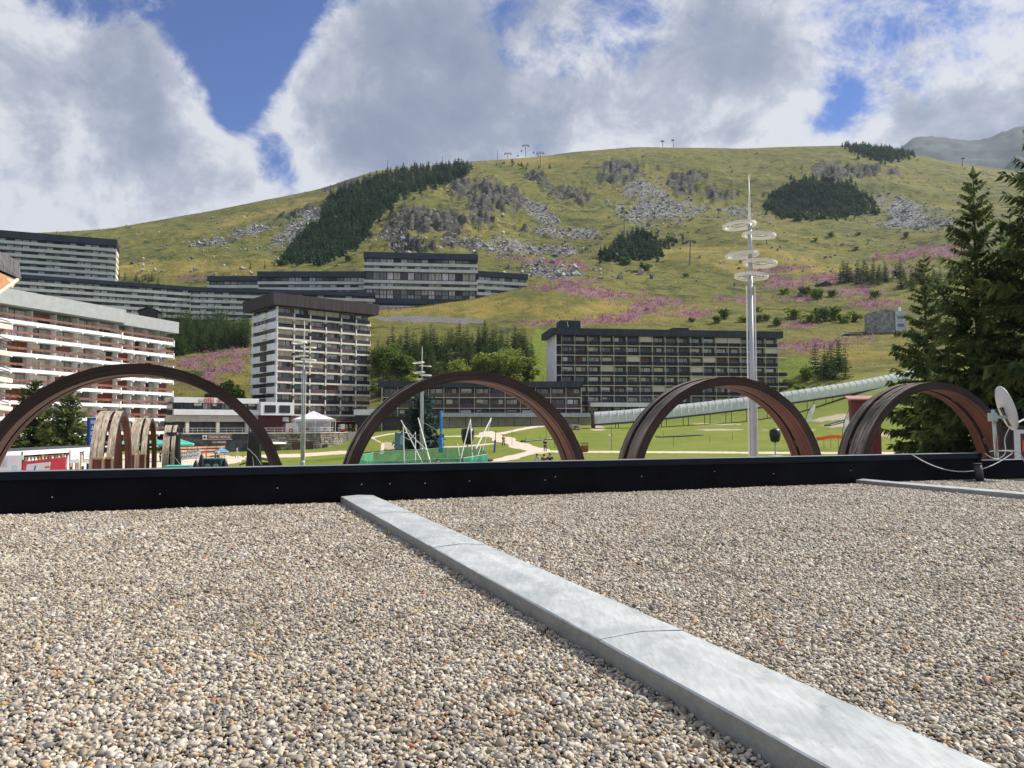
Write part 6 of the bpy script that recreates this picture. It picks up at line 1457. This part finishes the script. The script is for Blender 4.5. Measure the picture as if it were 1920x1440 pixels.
for x, cc in ((-1.2, (.35, .05, .07)), (-2.2, (.12, .17, .35)), (2.4, (.45, .08, .07))):
    q_ = p + Vector((math.cos(R(20)) * x, math.sin(R(20)) * x, 0)); tt = thing('lounge_chair', {-1.2: 'dark red chair under the white tent', -2.2: 'blue chair under the white tent', 2.4: 'bright red chair at the tent edge'}[x], 'chair', q_, R(20)); cm = mat('chair_%d' % int(cc[0] * 100), cc, .7)
    box('seat', cm, -.4, -.4, .35, .4, .4, .5, tt); box('backrest', cm, -.4, .3, .5, .4, .42, 1.1, tt)
    for sx in (-.37, .31):
        for sy in (-.37, .31): box('leg', plast, sx, sy, 0, sx + .06, sy + .06, .35, tt)
q_ = Vector((XD(548, 155), 155, ztop + .13)); t = thing('cafe_counter', 'white kiosk counter with red round sign left of the tent', 'kiosk', q_, R(20)); box('front_panel', white_r, -1.2, 0, 0, 1.2, .1, 1.9, t); box('side_panel', white_r, 1.1, .1, 0, 1.2, 1.5, 1.9, t); MB().lathe([(.45, -.03), (.45, .03)], 16).build('round_sign', red, t, (-.2, -.1, .45)).rotation_euler = (math.pi / 2, 0, 0)
for k, (px, d) in enumerate(((640, 168), (648, 169), (662, 169), (672, 171), (655, 166), (520, 160), (505, 158))):
    q_ = Vector((XD(px, d), d, ztop + .13)); t = thing('cafe_table', 'dark cafe table on the terrace below the tower' if k < 5 else 'dark cafe table on the terrace beside the kiosk', 'table', q_, 0, 'cafe tables on the terrace'); MB().lathe([(.45, .72), (.45, .76)], 14).build('table_top', plast, t); MB().lathe([(.05, 0), (.05, .72)], 8).build('leg', plast, t); MB().lathe([(.3, 0), (.3, .03)], 12).build('foot', plast, t)
q_ = Vector((XD(643, 160), 160, ztop + .13)); t = thing('menu_board', 'small red and white menu board at the terrace edge', 'board', q_, R(10)); box('panel', white_r, -.45, 0, .7, .45, .08, 1.7, t); box('lower_panel', red, -.45, 0, .15, .45, .08, .69, t); box('foot', plast, -.4, -.1, 0, .4, .2, .14, t)

# ------------------------------------------------------------------ terrace at the left: stall, signs, planters
cor = mat('corten_timber', (.13, .042, .026), .7, var=.25, scale=2); ptim = mat('pale_edge_timber', (.42, .30, .18), .7)
A = P(-60, 851, 46); B = P(184, 838, 60); dv = B - A; ang = math.atan2(dv.y, dv.x); Ln = Vector((dv.x, dv.y, 0)).length; g0 = -5.2 + CZ
st = thing('market_stall', 'long stall with a white canopy edge beyond the left parapet', 'stall', (A.x, A.y, g0), ang); zt = A.z - g0
box('canopy', white_r, 0, -.2, zt - .28, Ln, 2.4, zt, st); box('canopy_top', mat('dark_canopy_roof', (.06, .07, .08), .6), .1, .1, zt + .003, Ln - .1, 2.3, zt + .1, st); box('back_wall', cor, 0, 2.2, 0, Ln, 2.35, zt - .29, st)
for k in range(7): box('post', ptim, .1 + k * (Ln - .3) / 6, -.1, 0, .22 + k * (Ln - .3) / 6, .02, zt - .283, st)
box('counter', cor, 0, .3, 0, Ln, 1.0, .9, st); MB().tube([(0, 0.05, zt - .45), (Ln, .05, zt - .45)], .025, 5).build('hanging_rail', steel, st)
for k in range(24): box('back_board', wood_r if k % 3 else ptim, k * Ln / 24 + .02, 2.12, .95, (k + 1) * Ln / 24 - .02, 2.19, zt - .3, st)
rr = random.Random(3); stl = lambda x, y, z: Vector((A.x, A.y, g0)) + Vector((math.cos(ang) * x - math.sin(ang) * y, math.sin(ang) * x + math.cos(ang) * y, z))
cols_g = [(.7, .7, .7), (.8, .8, .8), (.35, .33, .32), (.45, .2, .1), (.75, .74, .72), (.3, .15, .1), (.62, .62, .65)]
for k in range(26):
    x = Ln * (.30 + .68 * k / 26); w_ = rr.uniform(.16, .3); h_ = rr.uniform(.7, 1.25); m_ = MB().prism([(-w_ / 2, -h_), (w_ / 2, -h_ + rr.uniform(-.05, .05)), (w_ * .42, -.16), (w_ * .14, -.04), (0, .02), (-w_ * .14, -.04), (-w_ * .42, -.16)], -.04, .04)
    cc = rr.choice(cols_g); o = m_.build('hanging_garment', mat('garment_%d' % cols_g.index(cc), cc, .85), None, stl(x, .0, zt - .47)); o.rotation_euler = (0, 0, ang); tag(o, 'garment hanging from the rail of the white-edged stall', 'garment', 'garments on the stall rail')
for px, d, w_, h_, lab in ((141, 54, 1.05, .62, 'white price board hanging at the stall, left one'), (164, 56, .8, .6, 'white price board hanging at the stall beside the blue sign')):
    p = P(px, 853, d); t = thing('price_board', lab, 'board', p, ang); box('panel', white_r, -w_ / 2, 0, -h_ / 2, w_ / 2, .04, h_ / 2, t); box('panel_frame', mast_m, -w_ / 2 - .04, .042, -h_ / 2 - .25, w_ / 2 + .04, .1, h_ / 2 + .04, t)
    for z in (.12, 0, -.12): box('print_line', mat('blue_grey_print', (.35, .38, .5), .7), -w_ * .3, -.006, z, w_ * .3, -.001, z + .05, t)
p = P(10, 869, 40); t = thing('banner', 'white banner with pale blue print at the far left', 'banner', p, R(15)); box('cloth', white_r, -1.3, 0, -.55, .82, .03, .42, t); box('print_patch', mat('pale_blue_print', (.55, .72, .82), .8), .3, -.006, -.5, .55, -.001, -.1, t); box('print_patch', mat('pale_blue_print', (.55, .72, .82), .8), -1.0, -.006, -.42, -.7, -.001, -.2, t); box('print_patch', mat('lilac_print', (.68, .66, .80), .8), -.5, -.006, -.2, .1, -.001, .3, t)
for x in (-1.2, .7): box('post', plast, x, .035, -3.5, x + .06, .1, .6, t)
p = P(84, 874, 36); t = thing('banner', 'red banner with a white emblem leaning behind the parapet', 'banner', p, R(20)); rdm = mat('red_banner', (.72, .07, .10), .7)
MB().add([(-.9, 0, -.6), (.86, 0, -.6), (.86, 0, .42), (-.9, 0, .22), (-.9, .05, -.6), (.86, .05, -.6), (.86, .05, .42), (-.9, .05, .22)], [(0, 1, 2, 3), (7, 6, 5, 4), (0, 4, 5, 1), (1, 5, 6, 2), (2, 6, 7, 3), (3, 7, 4, 0)]).build('cloth', rdm, t)
MB().add([(-.8, -.008, -.6), (.15, -.008, -.6), (.25, -.008, .2), (-.72, -.008, .1)], [(0, 1, 2, 3)]).build('white_print', white_r, t); MB().add([(-.55, -.014, -.6), (-.46, -.014, -.6), (-.34, -.014, .02), (-.40, -.014, .04)], [(0, 1, 2, 3)]).build('blue_stroke', bluep, t)
for z in (-.3, -.05): MB().add([(.0, -.014, z - .06), (.2, -.014, z - .02), (.2, -.014, z + .06), (.0, -.014, z + .02)], [(0, 1, 2, 3)]).build('print_stroke', rdm, t)
box('post', plast, -.95, .06, -3.8, -.88, .12, .3, t)
p = P(172, 838, 62); zb_ = gz(p.x, p.y); t = thing('totem_sign', 'tall blue sign with white vertical characters beside the nearest edge-on arch', 'sign', (p.x, p.y, zb_), R(10)); zt = CZ + float(zr(783, 62)) - zb_
box('panel', mat('sign_blue', (.02, .14, .50), .5), -.22, 0, .3, .26, .14, zt, t); box('side_panel', mat('sign_dark_blue', (.01, .05, .16), .5), -.42, .02, .3, -.225, .16, zt, t); box('red_edge', red, .262, .01, .3, .33, .13, zt - 1.2, t); box('foot', plast, -.3, 0, 0, .25, .14, .29, t)
zc = zt - .35
for g in ([(-.12, -.15, .02, .15), (.08, -.15, .2, .15), (-.12, .1, .2, .15), (-.12, -.15, .2, -.1), (-.12, -.02, .2, .02)], [(-.02, -.14, .06, .14), (-.12, -.14, .18, -.1)], [(-.12, -.15, -.04, .15), (.1, -.15, .18, .15), (-.12, .1, .18, .15), (-.12, -.02, .18, .03), (-.12, -.15, .18, -.1)], [(-.12, .1, .18, .15), (.1, -.1, .18, .15), (-.02, -.15, .12, -.09)], [(-.1, -.3, 0, .2), (.08, -.3, .18, .2)]):
    for x0, z0, x1, z1 in g: box('character_stroke', sign_w, x0, -.02, zc + z0, x1, -.002, zc + z1, t)
    zc -= .46
for px, d, w_, lab in ((184, 44, .55, 'brown timber planter box left of the nearest edge-on arch'), (204, 45, .38, 'narrow brown planter box between the arch legs'), (247, 56, .5, 'brown planter box beside the second edge-on arch'), (267, 58, .42, 'narrow planter box before the second edge-on arch')):
    p = P(px, 857 if px < 210 else 850, d); zb_ = gz(p.x, p.y); t = thing('planter_box', lab, 'planter', (p.x, p.y, zb_), R(19)); zt = p.z - zb_
    box('body', cor, -w_ / 2, -w_ / 2, 0, w_ / 2, w_ / 2, zt - .12, t); box('rim', ptim, -w_ / 2 - .04, -w_ / 2 - .04, zt - .118, w_ / 2 + .04, w_ / 2 + .04, zt, t)
    for sx in (-1, 1): box('corner_post', ptim, sx * w_ / 2 - .04, -w_ / 2 - .05, 0, sx * w_ / 2 + .04, -w_ / 2 - .002, zt - .12, t)
# teal parasols and terrace fence
teal = mat('teal_parasol_cloth', (.12, .62, .50), .8, trans=.3)
def parasol(label, px, d, ytop, w_, m=teal):
    p = P(px, ytop, d); zb_ = gz(p.x, p.y); t = thing('parasol', label, 'parasol', (p.x, p.y, zb_), R(19)); zt = p.z - zb_; e = zt - .75
    V = [(-w_, -w_, e), (w_, -w_, e), (w_, w_, e), (-w_, w_, e), (0, 0, zt)]
    MB().add(V + [(x, y, e - .22) for x, y, z in V[:4]], [(0, 1, 4), (1, 2, 4), (2, 3, 4), (3, 0, 4), (0, 5, 6, 1), (1, 6, 7, 2), (2, 7, 8, 3), (3, 8, 5, 0)]).build('canopy', m, t); MB().tube([(0, 0, 0), (0, 0, zt)], .04, 6).build('pole', steel, t)
    for x, y in ((-w_, -w_), (w_, -w_), (w_, w_), (-w_, w_)): MB().tube([(0, 0, zt - .1), (x, y, e)], .02, 4).build('rib', steel, t)
parasol('teal parasol between the two pale arches', 292, 118, 823, 1.9); parasol('teal parasol right of the black tarpaulin', 338, 112, 823, 1.8); parasol('teal parasol left of the second edge-on arch', 240, 116, 824, 1.8); parasol('blue parasol beside the walking person', 416, 122, 838, 1.0, mat('blue_parasol_cloth', (.25, .45, .75), .8, trans=.3))
A = ground(334, 116); B = ground(424, 124); dv = B - A; t = thing('terrace_fence', 'low fence of horizontal boards round the lower terrace', 'fence', A, math.atan2(dv.y, dv.x)); Ln = Vector((dv.x, dv.y)).length; pw = mat('tan_fence_board', (.50, .30, .18), .7, objr=.25)
for k in range(4):
    for i in range(5): box('fence_board', pw, i * Ln / 5 + .05, 0, .15 + k * .48, (i + 1) * Ln / 5 - .05, .06, .45 + k * .48, t)
for i in range(6): box('fence_post', cor, i * Ln / 5 - .08, .07, 0, i * Ln / 5 + .08, .2, 2.05, t)
p = ground(356, 112); t = thing('fence_sign', 'slanted white board with dark brush lettering on the terrace fence', 'sign', p + Vector((0, -.2, .0)), R(5)); MB().add([(-2.2, 0, .0), (1.7, 0, .5), (1.7, 0, 1.75), (-2.2, 0, 1.1), (-2.2, .06, 0), (1.7, .06, .5), (1.7, .06, 1.75), (-2.2, .06, 1.1)], [(0, 1, 2, 3), (7, 6, 5, 4), (0, 4, 5, 1), (1, 5, 6, 2), (2, 6, 7, 3), (3, 7, 4, 0)]).build('panel', white_r, t)
for r_, z0 in ((0, .78), (1, .22)):
    for k in range(9):
        x = -1.7 + k * .36; z = z0 + (x + 2.2) / 3.9 * .55; pts = [(x, -.02, z), (x + .1, -.02, z + .38), (x + .2, -.02, z + (.05 if k % 2 else .36)), (x + .26, -.02, z + .2)]
        MB().tube(pts, .032, 4).build('brush_stroke', plast, t)
# dark cabinet and black cones on the terrace
p = ground(402, 84); t = thing('ride_cabinet', 'dark teal ride cabinet with pale round markings between black cones', 'cabinet', p, R(6)); tl = mat('teal_paint', (.03, .22, .20), .5); dk = mat('dark_teal_panel', (.015, .05, .06), .5)
zt = CZ + float(zr(861, 84)) - p.z; box('body', dk, -.95, -.6, .25, .95, .6, zt, t); box('top_rail', tl, -1.05, -.65, zt + .002, 1.05, .65, zt + .08, t); box('bumper', tl, -1.1, -.75, .0, 1.1, -.62, .24, t)
for x in (-.45, .45):
    mk = MB().lathe([(.16, 0), (.27, .02), (.30, .0)], 16); o = mk.build('round_marking', mat('pale_mark', (.45, .55, .6), .5), t, (x, -.61, .75)); o.rotation_euler = (math.pi / 2, 0, 0)
for x in (-1.02, .94): box('corner_post', tl, x, -.64, .25, x + .08, -.56, zt + .002, t)
for px, d, y, lab in ((370, 82, 862, 'black covered cone left of the ride cabinet'), (380, 83, 850, 'taller black covered cone beside the ride cabinet'), (424, 84, 859, 'black covered cone right of the ride cabinet')):
    p = ground(px, d); zt = CZ + float(zr(y, d)) - p.z; o = MB().lathe([(.48, 0), (.44, .3), (.30, zt * .6), (.14, zt * .9), (.02, zt)], 14).build('covered_cone', tarp, None, p, smooth=True); tag(o, lab, 'cone')
p = ground(338, 83); t = thing('float_mat', 'flat turquoise ride base lying behind the parapet', 'ride base', p, R(8)); zt = CZ + float(zr(872.5, 83)) - p.z; box('deck', mat('turquoise_deck', (.10, .55, .45), .5), -1.3, -1, zt - .35, 1.4, 1, zt, t); box('skirt', dk, -1.25, -.95, 0, 1.35, .95, zt - .352, t)
p = ground(492, 96); t = thing('small_kiosk', 'small dark gabled kiosk below the large arch', 'kiosk', p, R(15)); zt = CZ + float(zr(860, 96)) - p.z; box('wall', brown_clad, -1.6, -1, 0, 1.6, 1, zt - .5, t)
for s in (-1, 1): MB().prism([(0, zt), (s * 2.5, zt - .75), (s * 2.5, zt - .62), (0, zt + .14)], -1.4, 1.4).build('roof_slope', brown_clad, t)

# ------------------------------------------------------------------ ski lifts on the mountain
pyl = mat('lift_steel', (.10, .11, .13), .6)
def pylon(label, px, ybase, ytop, arm=4.2, lean=0.0, d=None):
    p = hit(px, ybase, 300) if d is None else Vector((XD(px, d), d, CZ + float(zr(ybase, d))))
    if p is None: p = Vector((XD(px, 1090), 1090, CZ + float(zr(ybase, 1090))))
    h = float(zr(ytop, p.y)) + CZ - p.z; s = h / 14; t = thing('lift_pylon', label, 'lift pylon', p, R(rb.uniform(-15, 15)), 'lift pylons on the mountain')
    w = max(.42, p.y / F * .5)
    MB().tube([(0, 0, -1), (lean * h, 0, h)], [w, w * .75], 8).build('shaft', pyl, t)
    if arm:
        MB().box(lean * h - arm, -.3, h - .35, lean * h + arm, .3, h + .35).build('crossarm', pyl, t)
        for sx in (-1, 1): MB().box(lean * h + sx * arm - .9, -1.4, h - 1.3, lean * h + sx * arm + .9, 1.4, h - .4).build('roller_battery', pyl, t)
        if arm > 3.5: MB().box(lean * h - arm, -.15, h + 1.4, lean * h + arm, .15, h + 1.7).build('service_rail', pyl, t)
    return t
pylon('tall lift pylon on the skyline flanked by cabins', 986, 293, 273); pylon('lift pylon just below the skyline', 1015, 314, 287); pylon('lift pylon top showing over the ridge', 952, 296, 288); pylon('thin mast on the ridge left of the lift', 932, 297, 281, 0)
pylon('bent drag lift pole on the ridge', 1248, 274, 264, 1.5, -.1); pylon('leaning drag lift pole on the ridge', 1266, 277, 262, 1.0, -.15)
pylon('large lift pylon standing in the lower meadow', 1294, 498, 452, 2.6, .05); pylon('lift pylon rising behind the conifer grove', 1172, 440, 397, 2.2); pylon('drag lift pole beside the hoops of the mast', 1350, 405, 392, .9, -.1); pylon('drag lift pole in the meadow right of the mast', 1438, 460, 442, .9, -.1); pylon('dark leaning pole above the lift station', 1620, 538, 518, 0, -.1); pylon('drag lift pole on the right shoulder', 1805, 312, 296, .8, .1)
pylon('pair of thin antennas on the left ridge', 729, 318, 300, 0); pylon('thin antenna on the ridge above the wood', 828, 308, 293, 0)
for px, py, lab in ((978, 283, 'lift cabin hanging left of the skyline pylon'), (1000.5, 286, 'lift cabin hanging right of the skyline pylon'), (1009, 292, 'lift cabin beside the pylon below the skyline'), (971, 292, 'lift cabin low on the ridge at the left')):
    p = P(px, py, 1060); t = thing('lift_cabin', lab, 'lift cabin', p, .3, 'cabins of the ridge lift'); MB().lathe([(.6, -1.1), (1.0, -.9), (1.05, .6), (.7, 1.0)], 8).build('shell', pyl, t); MB().tube([(0, 0, 1), (0, 0, 3.0)], .14, 5).build('hanger', pyl, t)
a, b = P(1172, 398, 640), P(1294, 453, 520)
for dx in (-1.2, 1.2):
    o = MB().tube(sag(a + Vector((dx, 0, 0)), b + Vector((dx, 0, 0)), 3, 10), .11, 4).build('lift_cable', mat('cable_grey', (.4, .4, .42), .5)); tag(o, 'left lift cable between the grove and the meadow pylon' if dx < 0 else 'right lift cable between the grove and the meadow pylon', 'cable')
# ------------------------------------------------------------------ thin mountain air
hm = bpy.data.materials.new('haze'); hm.use_nodes = True; nt = hm.node_tree; nt.nodes.clear()
ho = nt.nodes.new('ShaderNodeOutputMaterial'); hv = nt.nodes.new('ShaderNodeVolumePrincipled')
hv.inputs['Color'].default_value = (.72, .84, 1.0, 1); hv.inputs['Density'].default_value = 0.00006; hv.inputs['Anisotropy'].default_value = 0.2
nt.links.new(hv.outputs[0], ho.inputs['Volume'])
hz_o = MB().box(-4400, -4400, -8.0, 4400, 4400, 1300).build('haze', hm)
tag(hz_o, kind='stuff')
